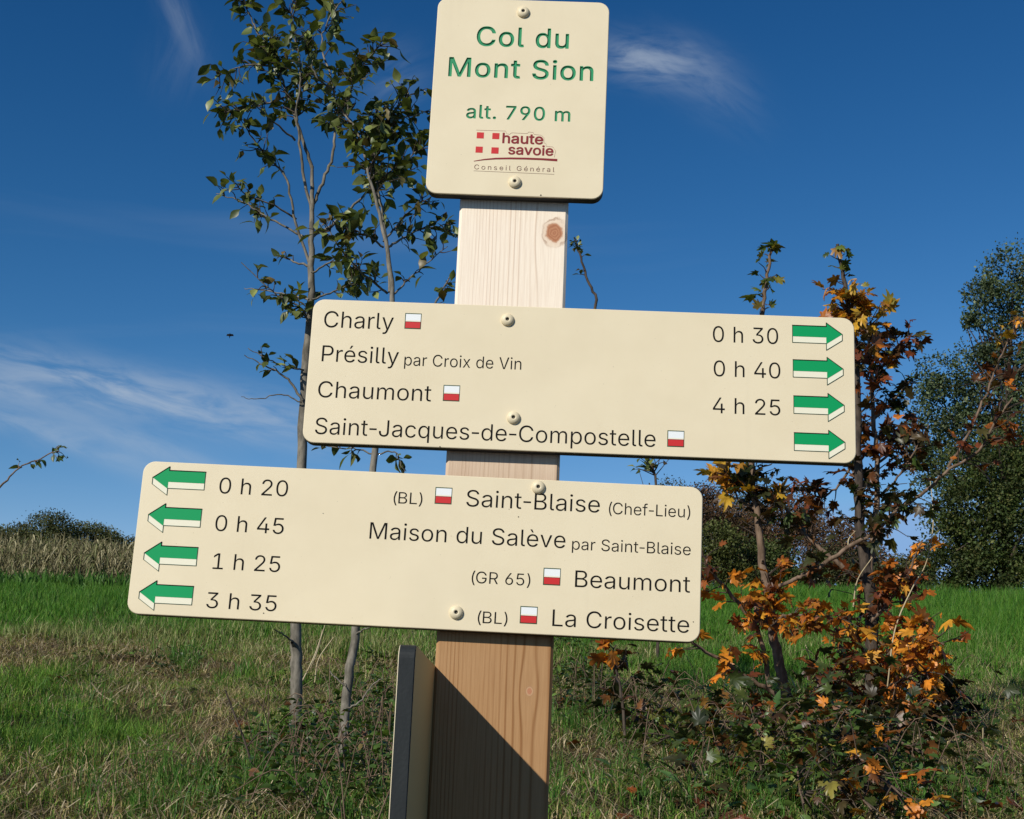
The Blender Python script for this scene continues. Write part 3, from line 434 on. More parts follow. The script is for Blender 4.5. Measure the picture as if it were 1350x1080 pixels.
CARVE_LOW = {
' ':(188,[]),
'.':(188,[[84,15,94,13,107,15,115,20,122,29,124,40,121,54,115,62,104,68,94,70,85,68,75,61,69,53,67,40,69,29,76,20]]),
'0':(453,[[199,12,239,10,274,17,302,30,327,51,349,79,366,114,378,156,386,205,388,264,384,320,374,369,358,414,337,447,323,462,309,473,277,490,242,498,207,498,176,490,148,476,122,453,102,425,85,390,74,348,67,303,65,247,69,191,77,145,92,102,113,66,137,40,165,22],[221,33,190,39,165,51,142,72,123,99,109,131,99,170,93,215,92,264,95,313,103,355,112,387,128,418,148,444,172,463,200,474,228,477,256,473,285,460,309,440,328,415,343,380,353,341,359,296,361,243,358,194,350,152,337,114,322,86,302,62,281,46,253,36]]),
'7':(453,[[126,19,130,17,151,17,156,19,374,453,374,488,372,492,81,492,79,474,81,469,323,469,330,468,335,464,340,453,338,439]]),
'9':(453,[[164,19,167,17,192,18,243,93,311,192,338,236,358,278,369,320,372,348,369,383,360,412,346,438,328,459,307,476,283,488,255,496,227,499,195,496,170,488,143,474,125,460,107,439,93,415,84,387,81,345,83,322,87,303,94,285,104,267,115,253,129,240,157,223,188,214,213,212,234,213,248,217,276,229,287,226,293,215,293,208,290,202],[199,229,174,238,157,248,139,264,124,285,114,310,109,334,108,362,112,387,120,408,132,430,150,449,167,462,188,471,209,476,234,477,258,473,279,466,297,455,313,439,326,422,336,401,342,376,344,345,340,317,333,296,321,274,307,257,289,243,265,232,244,227,220,226]]),
'C':(510,[[235,12,273,10,308,14,343,24,371,37,399,58,420,79,439,110,452,142,421,142,409,114,395,93,378,75,353,58,336,49,311,41,290,37,266,36,241,38,220,42,196,51,175,62,154,78,136,96,121,117,108,142,95,180,87,226,86,271,92,317,104,359,122,394,143,421,169,443,203,461,234,470,276,473,313,467,350,453,381,431,403,404,422,366,451,366,441,394,430,415,416,434,397,453,374,470,353,481,322,492,294,497,252,499,210,492,171,476,137,453,108,423,86,387,69,345,60,299,57,243,63,191,75,145,96,103,122,69,154,43,192,23]]),
'M':(628,[[77,19,83,17,100,17,105,19,105,327,103,439,108,450,114,453,121,454,131,450,136,443,185,299,296,21,300,17,328,17,331,19,444,306,491,443,496,450,503,453,510,453,518,450,522,443,524,436,521,324,521,19,524,17,548,17,551,19,551,488,549,492,489,492,486,488,368,180,331,68,325,61,317,59,303,63,297,72,266,170,142,488,139,492,79,492,77,488]]),
'S':(447,[[188,10,225,8,264,11,295,18,325,31,351,49,367,66,381,91,390,119,390,154,385,178,372,201,350,224,306,248,201,279,155,296,138,306,120,321,110,332,103,346,99,364,98,385,103,406,114,427,127,442,145,455,166,466,194,473,218,476,243,475,267,471,285,465,311,451,330,435,342,420,351,396,380,395,381,399,379,406,371,427,359,444,344,460,328,472,309,482,285,492,264,496,229,499,194,497,162,489,134,477,110,461,91,441,77,416,70,392,69,364,75,336,89,311,106,294,131,278,162,264,267,233,309,217,327,207,343,192,353,178,359,164,363,140,361,119,353,98,339,77,323,62,302,49,278,39,253,34,225,32,201,33,176,38,152,46,129,59,110,77,99,94,89,120,58,119,63,98,71,80,85,60,99,46,117,34,141,22,166,14]]),
'a':(389,[[135,10,172,8,207,16,234,31,249,47,252,54,221,37,186,29,165,28,147,30,126,35,112,42,98,52,88,63,80,77,77,87,75,105,76,119,80,133,88,147,105,163,130,175,165,184,242,195,259,200,270,206,277,207,287,203,293,192,293,129,286,101,268,70,284,68,292,59,294,52,294,17,319,17,320,252,317,283,309,308,294,331,277,346,252,358,221,365,196,367,168,365,140,359,119,352,98,339,81,324,66,304,69,301,91,294,111,318,137,335,154,342,172,346,207,348,238,341,263,328,280,308,290,283,293,266,292,245,285,231,273,220,252,212,158,200,116,191,95,183,77,173,67,164,57,150,49,129,47,108,50,84,57,63,70,44,88,28,109,17]]),
'd':(424,[[169,11,190,9,211,10,239,16,267,35,295,71,305,76,319,75,328,67,330,60,330,18,355,18,354,492,328,491,328,316,324,309,319,304,298,302,315,270,326,232,329,190,325,144,318,116,307,92,295,71,274,52,259,43,242,36,225,31,207,30,172,34,155,40,141,48,116,71,97,102,84,141,79,186,82,228,92,267,109,298,134,324,148,333,169,342,190,346,214,347,234,344,253,338,267,330,288,314,288,316,284,322,270,339,246,358,225,365,186,367,151,360,123,348,101,330,81,305,65,274,55,235,51,190,54,144,66,102,84,67,106,42,120,31,136,22]]),
'i':(167,[[70,19,74,17,95,17,97,19,97,359,95,362,74,362,71,361,70,359],[82,460,92,461,99,464,106,471,109,481,107,492,103,499,95,505,88,507,78,506,69,502,62,495,58,485,60,474,64,469,71,464]]),
'l':(189,[[115,17,139,15,160,17,156,35,135,36,118,42,106,52,99,70,97,101,97,490,93,492,72,492,70,490,71,73,75,52,84,35,97,24]]),
'm':(610,[[70,19,76,17,93,17,97,19,97,247,102,275,108,292,100,298,95,306,95,359,93,362,72,362,70,359],[291,19,296,17,314,17,318,19,318,250,321,275,329,296,317,293,307,297,302,303,296,320,285,338,272,352,258,361,244,366,226,369,209,368,191,365,163,351,142,331,163,341,184,346,209,347,233,342,251,334,268,320,281,303,288,285,291,261],[513,19,517,17,538,17,540,19,540,261,538,285,532,306,524,324,513,338,499,350,482,360,461,367,440,369,415,367,394,362,377,354,359,341,345,326,337,313,338,311,359,331,380,341,408,347,436,346,461,339,482,327,496,313,507,292,511,275,513,254]]),
'n':(410,[[70,19,76,17,93,17,97,19,97,236,102,268,112,292,100,298,95,306,95,359,93,362,72,362,70,359],[313,19,317,17,338,17,340,19,340,250,337,278,330,303,322,320,308,338,293,350,275,359,251,365,226,367,205,365,184,360,160,346,139,324,160,335,184,343,212,346,240,342,261,335,279,322,295,303,306,282,310,264,313,243]]),
'o':(415,[[179,11,207,9,242,12,274,22,297,36,320,57,338,81,352,113,361,148,364,190,360,232,351,267,337,297,317,323,291,345,267,357,235,365,200,367,172,364,144,355,120,341,95,319,78,295,64,266,55,232,51,193,53,151,61,116,74,87,95,57,120,35,148,20],[179,32,155,40,134,53,113,74,99,96,87,127,81,158,79,193,82,225,89,256,99,281,113,302,134,323,155,336,179,344,207,347,228,345,253,339,274,328,296,309,314,284,326,256,334,221,336,186,333,151,326,120,316,95,299,71,281,53,260,40,235,32,207,29]]),
't':(227,[[143,15,162,13,186,14,192,15,192,19,190,30,186,34,158,34,141,38,131,43,120,55,113,70,109,99,108,330,113,339,123,345,186,344,187,358,186,362,137,362,127,359,116,362,111,369,108,379,109,453,85,454,82,449,82,376,80,369,74,362,67,360,53,362,25,362,23,358,23,348,25,344,71,345,78,341,81,334,82,92,84,71,91,50,104,33,120,22]]),
'u':(410,[[156,14,191,12,223,18,251,33,269,53,244,41,226,36,202,33,181,34,160,40,142,48,128,60,114,77,103,102,97,133,97,361,72,362,70,357,70,137,71,116,75,91,86,63,104,40,128,23],[316,18,338,17,340,21,340,357,338,362,313,361,313,144,308,112,297,88,310,81,314,74]]),
}
BOLD = {
' ':(188,[]),
'a':(389,[[139,-25,175,-25,207,-20,237,-7,259,8,260,-4,264,-11,270,-15,277,-17,340,-17,350,-11,354,-4,354,259,348,301,342,318,333,336,315,359,287,379,256,392,221,400,186,401,147,396,112,386,81,369,56,348,37,322,25,295,26,283,33,276,98,257,105,258,112,262,128,287,144,300,161,309,179,313,203,314,228,309,246,297,256,280,259,259,258,252,256,249,242,245,137,231,91,218,63,204,46,191,29,171,21,154,14,126,14,91,21,59,34,35,52,14,77,-5,109,-19],[161,62,133,69,123,75,115,84,110,94,109,108,112,122,117,129,133,140,158,148,256,164,259,161,259,133,256,119,248,101,238,88,221,74,203,67,182,63]]),
'e':(404,[[187,-24,221,-25,260,-20,288,-12,312,0,337,17,357,39,373,64,382,88,380,99,372,107,305,122,298,120,293,116,279,92,260,74,232,64,200,64,176,68,158,77,141,92,126,113,117,137,116,152,372,152,382,156,388,165,387,218,381,260,369,298,351,330,326,358,295,380,263,393,221,400,179,399,144,392,113,378,81,354,57,326,38,295,25,256,18,214,18,169,24,123,37,85,57,50,82,22,113,-1,148,-16],[116,239,127,267,136,281,148,293,172,308,186,311,204,313,235,309,249,303,260,295,270,284,279,270,286,253,289,239]]),
'h':(410,[[47,-16,114,-17,121,-15,129,-9,131,2,131,226,134,254,141,275,149,286,159,296,181,307,205,312,230,310,251,301,266,285,276,264,279,236,279,2,281,-9,286,-13,293,-17,359,-17,369,-12,374,-2,374,257,369,292,357,327,341,352,317,375,293,389,261,398,219,401,188,396,156,384,132,368,131,509,127,520,118,526,51,526,41,521,36,513,36,2,38,-9]]),
'i':(167,[[47,-16,116,-17,126,-12,131,-2,131,380,127,390,116,396,50,396,40,390,37,383,36,2,38,-9],[66,429,85,426,109,431,120,438,129,446,140,464,143,485,141,499,137,509,123,527,102,538,78,541,57,535,38,520,27,502,24,481,26,467,31,457,39,446,50,437]]),
'o':(415,[[184,-24,225,-24,263,-18,295,-6,326,15,353,43,374,78,388,113,396,155,398,204,392,246,381,284,361,323,337,352,307,375,270,392,232,400,190,400,155,394,116,379,88,360,63,333,41,298,27,263,19,221,17,172,23,130,34,92,53,56,79,25,109,1,144,-15],[197,64,178,67,162,75,146,88,132,106,124,123,116,151,114,172,113,200,117,228,123,249,133,270,144,286,158,299,176,308,193,312,214,313,235,309,252,302,269,288,281,274,291,253,298,228,302,200,301,172,298,148,291,123,283,106,269,88,253,75,239,68,221,64]]),
's':(365,[[157,-24,192,-25,223,-22,258,-13,283,-1,309,18,327,39,340,64,347,88,348,116,341,148,328,171,307,193,283,208,258,218,153,246,136,256,128,267,127,284,136,299,157,311,181,316,209,314,227,307,242,291,255,267,265,260,328,274,338,281,341,291,334,312,321,337,305,358,289,372,269,384,248,392,223,398,188,401,153,399,122,391,94,378,73,364,52,342,39,319,31,291,31,256,37,232,50,207,69,188,90,174,118,161,227,133,241,125,249,113,251,102,250,95,244,85,237,78,216,67,188,62,160,64,146,68,133,74,120,88,108,117,97,124,31,110,21,102,19,92,30,57,45,32,61,15,83,-2,104,-12,129,-19]]),
't':(227,[[147,-20,179,-21,204,-18,221,-13,226,-9,229,-2,230,5,219,57,216,64,211,69,204,71,172,67,158,68,151,71,146,78,143,99,143,309,204,310,214,313,219,320,221,327,221,383,217,390,207,396,143,397,143,474,137,484,127,488,64,488,53,483,48,474,47,397,4,396,-3,393,-9,386,-11,379,-11,323,-6,315,1,311,47,309,48,85,51,61,58,40,74,15,92,0,116,-13]]),
'u':(410,[[161,-21,191,-22,223,-17,254,-5,279,13,281,11,281,-3,285,-10,289,-14,296,-17,359,-17,367,-14,373,-7,374,0,374,378,371,389,363,395,293,396,285,392,280,385,279,154,276,126,265,99,251,83,230,72,202,67,177,70,160,78,143,95,134,116,131,144,130,385,121,394,111,396,51,396,42,392,37,385,36,130,39,102,45,74,51,56,63,35,86,10,100,0,121,-11,139,-17]]),
'v':(389,[[157,-16,229,-17,236,-14,241,-9,387,373,387,383,384,390,379,394,372,396,306,396,299,395,292,389,197,128,194,125,97,390,85,396,15,396,8,393,2,387,0,380,1,373,116,75,147,-5,151,-12]]),
}
# ------------------------------------------------------------------ the ground
def _profile():
    s = np.arange(-80.0, 900.0, 0.05); sl_ = np.zeros_like(s)
    def sstep(a, b): t = np.clip((s-a)/(b-a), 0, 1); return t*t*(3-2*t)
    sl_ = 0.62*sstep(0.4, 1.0)
    sl_ = sl_+(0.18-sl_)*sstep(2.3, 3.4)
    sl_ = sl_+(0.113-sl_)*sstep(12.0, 17.0)
    sl_ = sl_+(0.0-sl_)*sstep(100.0, 150.0)
    z = np.cumsum(sl_)*0.05
    z += (1.54+1.86*0.0+0.0) * 0 + (1.50-np.interp(3.4, s, z))*0  # profile starts at the road, z = 0
    return s, z, np.interp(3.4, s, z)
_S, _Z, _Z34 = _profile()
_K = 1.50/_Z34
def gz(x, y, rough=True):
    x = np.asarray(x, float); y = np.asarray(y, float); s = y-CAM[1]
    z = np.interp(s, _S, _Z)
    z = np.where(s < 3.4, z*_K, z-_Z34+1.50)
    w = np.clip((s-4)/9, 0, 1.0); z = z+0.020*np.clip(x, -14, 14)*w
    if rough:
        a = np.clip((s-1.0)/2, 0, 1)
        z = z+a*(0.030*nz(x, y, 2.2, 1)+0.022*nz(x, y, 5.0, 2)+0.008*nz(x, y, 13.0, 6))+0.05*nz(x, y, 0.35, 3)*w
    return z
def hit(px, py, lo=1.9, hi=60.0):
    """where the line of sight through a pixel meets the ground"""
    d = ray(px, py); d = d/d[1]
    for s in np.arange(lo, hi, 0.02):
        p = CAM+d*s
        if p[2] < gz(p[0], p[1], False): return p
    return CAM+d*hi

def ground_color(x, y):
    """0 = lush green, 1 = dry matted brown"""
    s = y-CAM[1]
    near = np.clip((9.6-s+0.9*nz(x, y, 0.8, 4))/2.6, 0, 1)
    patch = 0.47+0.5*nz(x, y, 1.5, 5)+0.22*nz(x, y, 5.0, 6)
    for (px, py, r, a) in DRY:
        c = _dc[(px, py)]; patch = patch+a*np.exp(-(((x-c[0])/r)**2+((y-c[1])/(r*1.5))**2))
    return np.clip(patch, 0, 1)*near
DRY = [(230, 890, 0.28, 0.75), (300, 960, 0.25, 0.5), (150, 1030, 0.25, 0.6), (60, 850, 0.6, 0.5), (560, 850, 0.8, 0.5), (170, 960, 0.2, -0.25), (60, 960, 0.25, -0.9), (40, 900, 0.22, -0.5),
       (290, 1040, 0.2, -0.6), (300, 900, 0.14, -0.6), (800, 1000, 0.25, 0.5), (960, 880, 0.3, -0.7), (1300, 830, 1.3, -1.2), (1000, 810, 1.2, -1.2), (780, 850, .5, -.5), (1290, 1010, 0.2, 0.4), (420, 860, .3, .5)]
_dc = {}
for _d in DRY:
    if _d[:2] not in _dc: _dc[_d[:2]] = hit(_d[0], _d[1])

def build_ground():
    xs = np.unique(np.concatenate([np.linspace(-700, -30, 30), np.linspace(-30, -7, 24), np.linspace(-7, 7, 190), np.linspace(7, 30, 24), np.linspace(30, 700, 30)]))
    ys = np.unique(np.concatenate([np.linspace(-80, -1.5, 24), np.linspace(-1.5, 12, 210), np.linspace(12, 20, 50), np.linspace(20, 60, 40), np.linspace(60, 880, 50)]))
    X, Y = np.meshgrid(xs, ys); Zg = gz(X, Y)
    V = np.stack([X, Y, Zg], -1).reshape(-1, 3); nx = len(xs)
    i = np.arange(len(ys)-1)[:, None]*nx; j = np.arange(nx-1)[None, :]
    Fq = np.stack([i+j, i+j+1, i+j+1+nx, i+j+nx], -1).reshape(-1, 4)
    d = ground_color(V[:, 0], V[:, 1])[:, None]
    col = (1-d)*np.array([0.035, 0.06, 0.014])+d*np.array([0.13, 0.088, 0.045])
    road = (V[:, 1] < CAM[1]+0.45)[:, None]
    m, t, b = principled('earth', rough=0.95, spec=0.1)
    nd = t.n('ShaderNodeAttribute'); nd.attribute_name = 'col'
    pos = t.n('ShaderNodeNewGeometry').outputs['Position']
    c = t.mix(t.mapr(t.noise(pos, 22.0, 5.0, 0.65), 0.35, 0.7), nd.outputs['Color'], (0.035, 0.026, 0.014, 1))
    c = t.mix(t.mapr(t.noise(pos, 120.0, 3.0, 0.65), 0.55, 0.75, 0, 0.5), c, (0.26, 0.19, 0.10, 1))
    t.set(b, 'Base Color', c)
    bump(t, b, t.noise(pos, 60.0, 5.0, 0.7), 0.8, 0.02)
    me = np_mesh('ground', V, Fq, np.where(road, np.array([[0.10, 0.095, 0.085]]), col), m, True)
    tag(mesh_obj('ground', me), 'rough grassy bank rising behind the signpost to a field', kind='structure')
build_ground()

# ------------------------------------------------------------------ the signpost
ZS = -0.25
def board_frame(cx, cz, rho, T):
    def on(px, py):
        d = ray(px, py); p = CAM+d*((-T-CAM[1])/d[1])
        x, z = p[0]-cx, p[2]-cz
        return x*math.cos(rho)+z*math.sin(rho), -x*math.sin(rho)+z*math.cos(rho)
    return on
def rounded(W, H, r, n=7):
    pts = []
    for sx, sz, a0 in ((1, 1, 0), (-1, 1, 90), (-1, -1, 180), (1, -1, 270)):
        for k in range(n+1):
            a = math.radians(a0+90*k/n); pts.append((sx*(W/2-r)+r*math.cos(a), sz*(H/2-r)+r*math.sin(a)))
    return pts
def board_mesh(name, W, H, T, r, front, side, back, lam=0.0019):
    """a laminated board: thin bright face on a dark core, eased edges. local front face at y = -T"""
    mb = MB(); loops = []
    for y, ins in ((-T, 0.0008), (-T+0.0003, 0.0003), (-T+min(0.0009, lam*0.6), 0.0), (-T+lam, 0.0), (-0.0009, 0.0), (0.0, 0.0009)):
        loops.append([(x, y, z) for x, z in rounded(W-2*ins, H-2*ins, r-ins)])
    n = len(loops[0])
    for L in loops: mb.v += L
    mb.f.append(list(range(n))[::-1]); mb.m.append(0)
    for k in range(len(loops)-1):
        for i in range(n):
            j = (i+1) % n; mb.f.append([k*n+i, k*n+j, (k+1)*n+j, (k+1)*n+i]); mb.m.append(0 if k < 3 else 1)
    mb.f.append([(len(loops)-1)*n+i for i in range(n)]); mb.m.append(2)
    return mb.mesh(name, [front, side, back])

from mathutils.geometry import tessellate_polygon
ADV = {' ': 200, '.': 170, '(': 225, ')': 225}
CAPH = 509.0
def text_extent(font, s, gap=0):
    x = 0; lo = 1e9; hi = -1e9
    for ch in s:
        a, spl = font[ch]
        for q in spl: lo = min(lo, x+min(q[::2])); hi = max(hi, x+max(q[::2]))
        x += ADV.get(ch, a)+gap
    return lo, hi
def text_loops(font, s, x0, x1, base, cap, gap=0, ext=None):
    """outlines of each letter in board coordinates: ink runs from x0 to x1, baseline at base"""
    lo, hi = ext or text_extent(font, s, gap); kx = (x1-x0)/(hi-lo); ky = cap/CAPH; x = 0; out = []
    for ch in s:
        a, spl = font[ch]
        if spl: out.append([[(x0+(x+q[i]-lo)*kx, base+q[i+1]*ky) for i in range(0, len(q), 2)] for q in spl])
        x += ADV.get(ch, a)+gap
    return out
def fill(loops3):
    """triangles over nested loops of (x, z, depth); indices run through the loops in order"""
    return tessellate_polygon([[Vector((p[0], p[1], 0)) for p in L] for L in loops3])
def _inside(p, L):
    c = False; n = len(L)
    for i in range(n):
        a, b = L[i], L[(i+1) % n]
        if (a[1] > p[1]) != (b[1] > p[1]) and p[0] < (b[0]-a[0])*(p[1]-a[1])/(b[1]-a[1])+a[0]: c = not c
    return c
def islands(loops):
    """each outline at even depth with the holes directly inside it"""
    inn = [[j for j, M in enumerate(loops) if j != i and _inside(L[0], M)] for i, L in enumerate(loops)]
    for i, L in enumerate(loops):
        if len(inn[i]) % 2 == 0:
            yield [L]+[loops[j] for j in range(len(loops)) if len(inn[j]) == len(inn[i])+1 and i in inn[j]]
def add_fill(mb, loops, mi, y=None):
    for g in islands(loops): add_island(mb, g, mi, y)
def add_island(mb, loops, mi, y=None):
    """loops of (x, z) or (x, z, y)"""
    L3 = [[(p[0], p[1], p[2] if len(p) > 2 else y) for p in L] for L in loops]
    flat_ = [p for L in L3 for p in L]; tris = []
    for t in fill(L3):
        (ax, az), (bx, bz), (cx_, cz_) = [flat_[i][:2] for i in t]
        ar = (bx-ax)*(cz_-az)-(bz-az)*(cx_-ax)
        tris.append(tuple(t) if ar > 0 else tuple(reversed(t)))     # seen from -Y
    mb.add([(p[0], p[2], p[1]) for p in flat_], tris, mi)
def text_mesh(font, s, x0, x1, base, cap, T, mat, gap=0, h=0.0002):
    mb = MB()
    for loops in text_loops(font, s, x0, x1, base, cap, gap):
        add_fill(mb, loops, 0, -T-h)
        for L in loops:
            n = len(L); mb.add([(x, -T-h, z) for x, z in L]+[(x, -T+0.0002, z) for x, z in L], [(i, (i+1) % n, n+(i+1) % n, n+i) for i in range(n)], 0)
    return mb.mesh('lettering', [mat])

def make_post():
    W, H, r = 0.12, 2.40, 0.003
    mb = MB(); prof = [(-W/2+r, 0), (W/2-r, 0), (W/2, r), (W/2, W-r), (W/2-r, W), (-W/2+r, W), (-W/2, W-r), (-W/2, r)]
    z0 = 0.05
    zs = [z0, 2.392, 2.40]
    for k, z in enumerate(zs):
        f = 1.0 if k < 2 else 0.93
        mb.v += [(x*f, W/2+(y-W/2)*f, z) for x, y in prof]
    for k in range(2):
        for i in range(8): j = (i+1) % 8; mb.f.append([k*8+i, k*8+j, (k+1)*8+j, (k+1)*8+i]); mb.m.append(0)
    mb.f.append([16+i for i in range(8)]); mb.m.append(0); mb.f.append([i for i in reversed(range(8))]); mb.m.append(0)
    return mb
POSTX = 0.0218
SIGN = empty('signpost', (POSTX, 0.06, float(gz(POSTX, 0.06))))
tag(SIGN, 'squared larch hiking signpost with a place plate and cream direction boards', 'signpost')
SO = SIGN.location
def spart(name, me, loc=(0, 0, 0), rot=None, parent=SIGN, label=None):
    o = bpy.data.objects.new(name, me); link(o, parent)
    if parent is SIGN: o.location = (loc[0]-SO.x, loc[1]-SO.y, loc[2]-SO.z)
    else: o.location = loc
    if rot: o.rotation_euler = rot
    if label: o['label'] = label
    return o
_on0 = board_frame(POSTX, 0.0, 0.0, 0.0)
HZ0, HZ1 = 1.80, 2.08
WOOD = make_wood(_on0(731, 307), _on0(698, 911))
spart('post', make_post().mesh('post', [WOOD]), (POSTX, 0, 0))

def screw_mesh(r=0.0071, h=0.0042):
    mb = MB(); prof = [(r, 0), (r, 0.0009), (r*0.93, 0.0022), (r*0.72, 0.0034), (r*0.45, h), (r*0.27, h*0.97), (r*0.20, h*0.60), (0.00001, h*0.55)]
    n = 20
    for rr, hh in prof: mb.v += [(rr*math.cos(a*2*math.pi/n), -hh, rr*math.sin(a*2*math.pi/n)) for a in range(n)]
    for k in range(len(prof)-1):
        for i in range(n): j = (i+1) % n; mb.f.append([k*n+i, (k+1)*n+i, (k+1)*n+j, k*n+j][::-1]); mb.m.append(1 if k >= 5 else 0)
    return mb.mesh('screw', [SCREWM, HOLE], True)
SCREW = screw_mesh()
def arrow_mesh(L, left):
    drop = 0.0068
    P = [(0, 0), (L-0.0168, 0.0), (L-0.0168, 0.0040), (L, -0.0083), (L-0.0168, -0.0196), (L-0.0168, -0.0122), (0, -0.0122)]
    Q = [(x, z-drop) for x, z in P]
    fl = (lambda pts: [(-x, z) for x, z in pts][::-1]) if left else (lambda pts: pts)
    mb = MB()
    # the pale extruded side, below the arrow
    side = [(0, -0.0122), (L-0.0168, -0.0122), (L-0.0168, -0.0196), (L, -0.0083), (L, -0.0083-drop), (L-0.0168, -0.0196-drop), (L-0.0168, -0.0122-drop), (0, -0.0122-drop)]
    def slab(pts, h, mi): mb.prism(fl([(x, z) for x, z in pts])[::-1], -h, 0.0004, mi)
    # three convex pieces each, so that the outline stays exact
    for a in ([(0, -0.0122), (L-0.0168, -0.0122), (L-0.0168, -0.0122-drop), (0, -0.0122-drop)], [(L-0.0168, -0.0196), (L, -0.0083), (L, -0.0083-drop), (L-0.0168, -0.0196-drop)]): slab(a, 0.0001, 1)
    slab([P[0], P[1], P[5], P[6]], 0.0003, 0); slab([P[2], P[3], P[4]], 0.0003, 0)
    def line(a, b, w=0.00052, h=0.0005, mi=2):
        a = Vector(a); b = Vector(b); d = (b-a).normalized(); nn = Vector((-d.y, d.x))*w*0.5; a = a-d*w*0.4; b = b+d*w*0.4
        slab([tuple(a+nn), tuple(b+nn), tuple(b-nn), tuple(a-nn)], h, mi)
    D = L-0.0168
    line((0, 0), (0, -0.0122-drop), h=0.00052); line((0, -0.0122-drop), (D, -0.0122-drop)); line((D, -0.0122-drop), (D, -0.0196-drop), h=0.00054)
    line((D, -0.0196-drop), (L, -0.0083-drop), h=0.00056); line((L, -0.0083-drop), (L, -0.0083), h=0.00058)
    line((0, 0), (D, 0), 0.0009, 0.0006, 3); line((D, 0), (D, 0.004), 0.0006, 0.00062, 3); line((D, 0.004), (L, -0.0083), 0.0007, 0.00064, 3)  # black lines paint the shadow of an engraved edge along the top
    return mb.mesh('arrow', [GREEN, PALE, DGREEN, INK])
ARROW_R, ARROW_L = arrow_mesh(0.0525, False), arrow_mesh(0.0550, True)
def waymark_mesh():
    w = 0.0088; mb = MB()
    def rect(x0, x1, z0, z1, h, mi): mb.prism([(x0, z0), (x0, z1), (x1, z1), (x1, z0)], -h, 0.0004, mi)
    rect(-w, w, -w, w, 0.00015, 0)
    rect(-w+0.0009, w-0.0006, 0.0006, w-0.001, 0.0003, 1); rect(-w+0.0008, w-0.0006, -0.0006, 0.0006, 0.00028, 2); rect(-w+0.0009, w-0.0008, -w+0.0010, -0.0006, 0.0003, 3)
    rect(-w+0.0009, w-0.0008, -0.0012, -0.0006, 0.00036, 4)
    return mb.mesh('waymark', [DGREEN, WHITE, PALE, RED, DRED])
WAYMARK = waymark_mesh()

def make_board(name, cx, cz, W, H, rho, label, texts, slope, screws, arrows, flags, left, arrow_labels, parent=SIGN):
    T = 0.015
    on = board_frame(cx, cz, rho, T)
    b = spart(name, board_mesh(name, W, H, T, 0.0125, CREAM, CORE, CORE), (cx, 0, cz), (0, -rho, 0), label=label)
    for s, xl, yl, xr, cap, small in texts:
        u0, v0 = on(xl, yl); u1, _ = on(xr, yl+slope*(xr-xl)); _, v1 = on(xl, yl-cap)
        me = text_mesh(LIGHT, s, u0, u1, v0, v1-v0, T, INK)
        spart('lettering', me, (0, 0, 0), parent=b)
    for px, py in screws:
        u, v = on(px, py); spart('screw', SCREW, (u, -T, v), (0, random.uniform(-0.5, 0.5), 0), parent=b)
    for px, py in arrows:
        u, v = on(px, py); spart('arrow', ARROW_L if left else ARROW_R, (u, -T, v), parent=b)
    for px, py in flags:
        u, v = on(px, py); spart('waymark', WAYMARK, (u, -T, v), parent=b)
    return b, on
B1, on1 = make_board('direction_board', 0.1000, 2.2226+ZS, 0.5783, 0.1589, -0.0037, 'upper long cream board with green arrows pointing right',
    [('Charly', 426.6, 431.5, 518.2, 21.6, 0), ('Présilly', 423.8, 476.5, 525, 21.4, 0), ('par Croix de Vin', 532.7, 481.9, 687, 15.6, 1),
     ('Chaumont', 418.7, 523.8, 567.9, 21.6, 0), ('Saint-Jacques-de-Compostelle', 414.8, 572.2, 864, 21.8, 0),
     ('0 h 30', 939.7, 450.8, 1025.8, 21.0, 0), ('0 h 40', 940.8, 496.1, 1028.7, 21.0, 0), ('4 h 25', 939.7, 544.7, 1028.7, 21.0, 0)], 0.0375,
    [(669.2, 422.2), (677.1, 551.1)], [(1044.6, 429.0), (1045.4, 474.4), (1046.3, 522.0), (1046.9, 570.6)],
    [(544.5, 423.5), (595.2, 518.5), (890.9, 578.6)], False, None)
B2, on2 = make_board('direction_board', -0.0624, 2.0349+ZS, 0.5840, 0.1599, -0.0120, 'lower long cream board with green arrows pointing left',
    [('0 h 20', 288.3, 650.5, 378.7, 21.2, 0), ('0 h 45', 283, 700.0, 373.3, 21.2, 0), ('1 h 25', 280, 750.2, 368.6, 21.2, 0), ('3 h 35', 271.4, 801.6, 363.9, 21.2, 0),
     ('(BL)', 518.5, 663.5, 556.4, 15.2, 1), ('Saint-Blaise', 614.4, 667.6, 790.4, 22.0, 0), ('(Chef-Lieu)', 802.5, 677.6, 909.8, 15.4, 1),
     ('Maison du Salève', 486.8, 710.3, 745, 22.0, 0), ('par Saint-Blaise', 753.9, 724.6, 910.4, 15.4, 1),
     ('(GR 65)', 621.5, 768.6, 698.8, 15.6, 1), ('Beaumont', 757.8, 774.0, 909.5, 22.2, 0), ('(BL)', 629.5, 821.3, 668.6, 15.6, 1), ('La Croisette', 727.9, 825.5, 908.3, 22.2, 0)], 0.0475,
    [(709.8, 642.7), (601.6, 807.8)], [(271.4, 622.6), (266.2, 671.4), (261.1, 722.0), (255.2, 773.2)],
    [(584.7, 653.7), (727.6, 760.4), (697.0, 811.0)], True, None)
PCX, PCZ, PW, PH, PR = 0.0225, 2.5488+ZS, 0.1947, 0.2398, -0.0067
B3, on3 = make_board('place_plate', PCX, PCZ, PW, PH, PR, 'upright cream plate with carved green lettering at the top', [], 0.05, [(690, 16.6), (678.9, 240.6)], [], [], False, None)

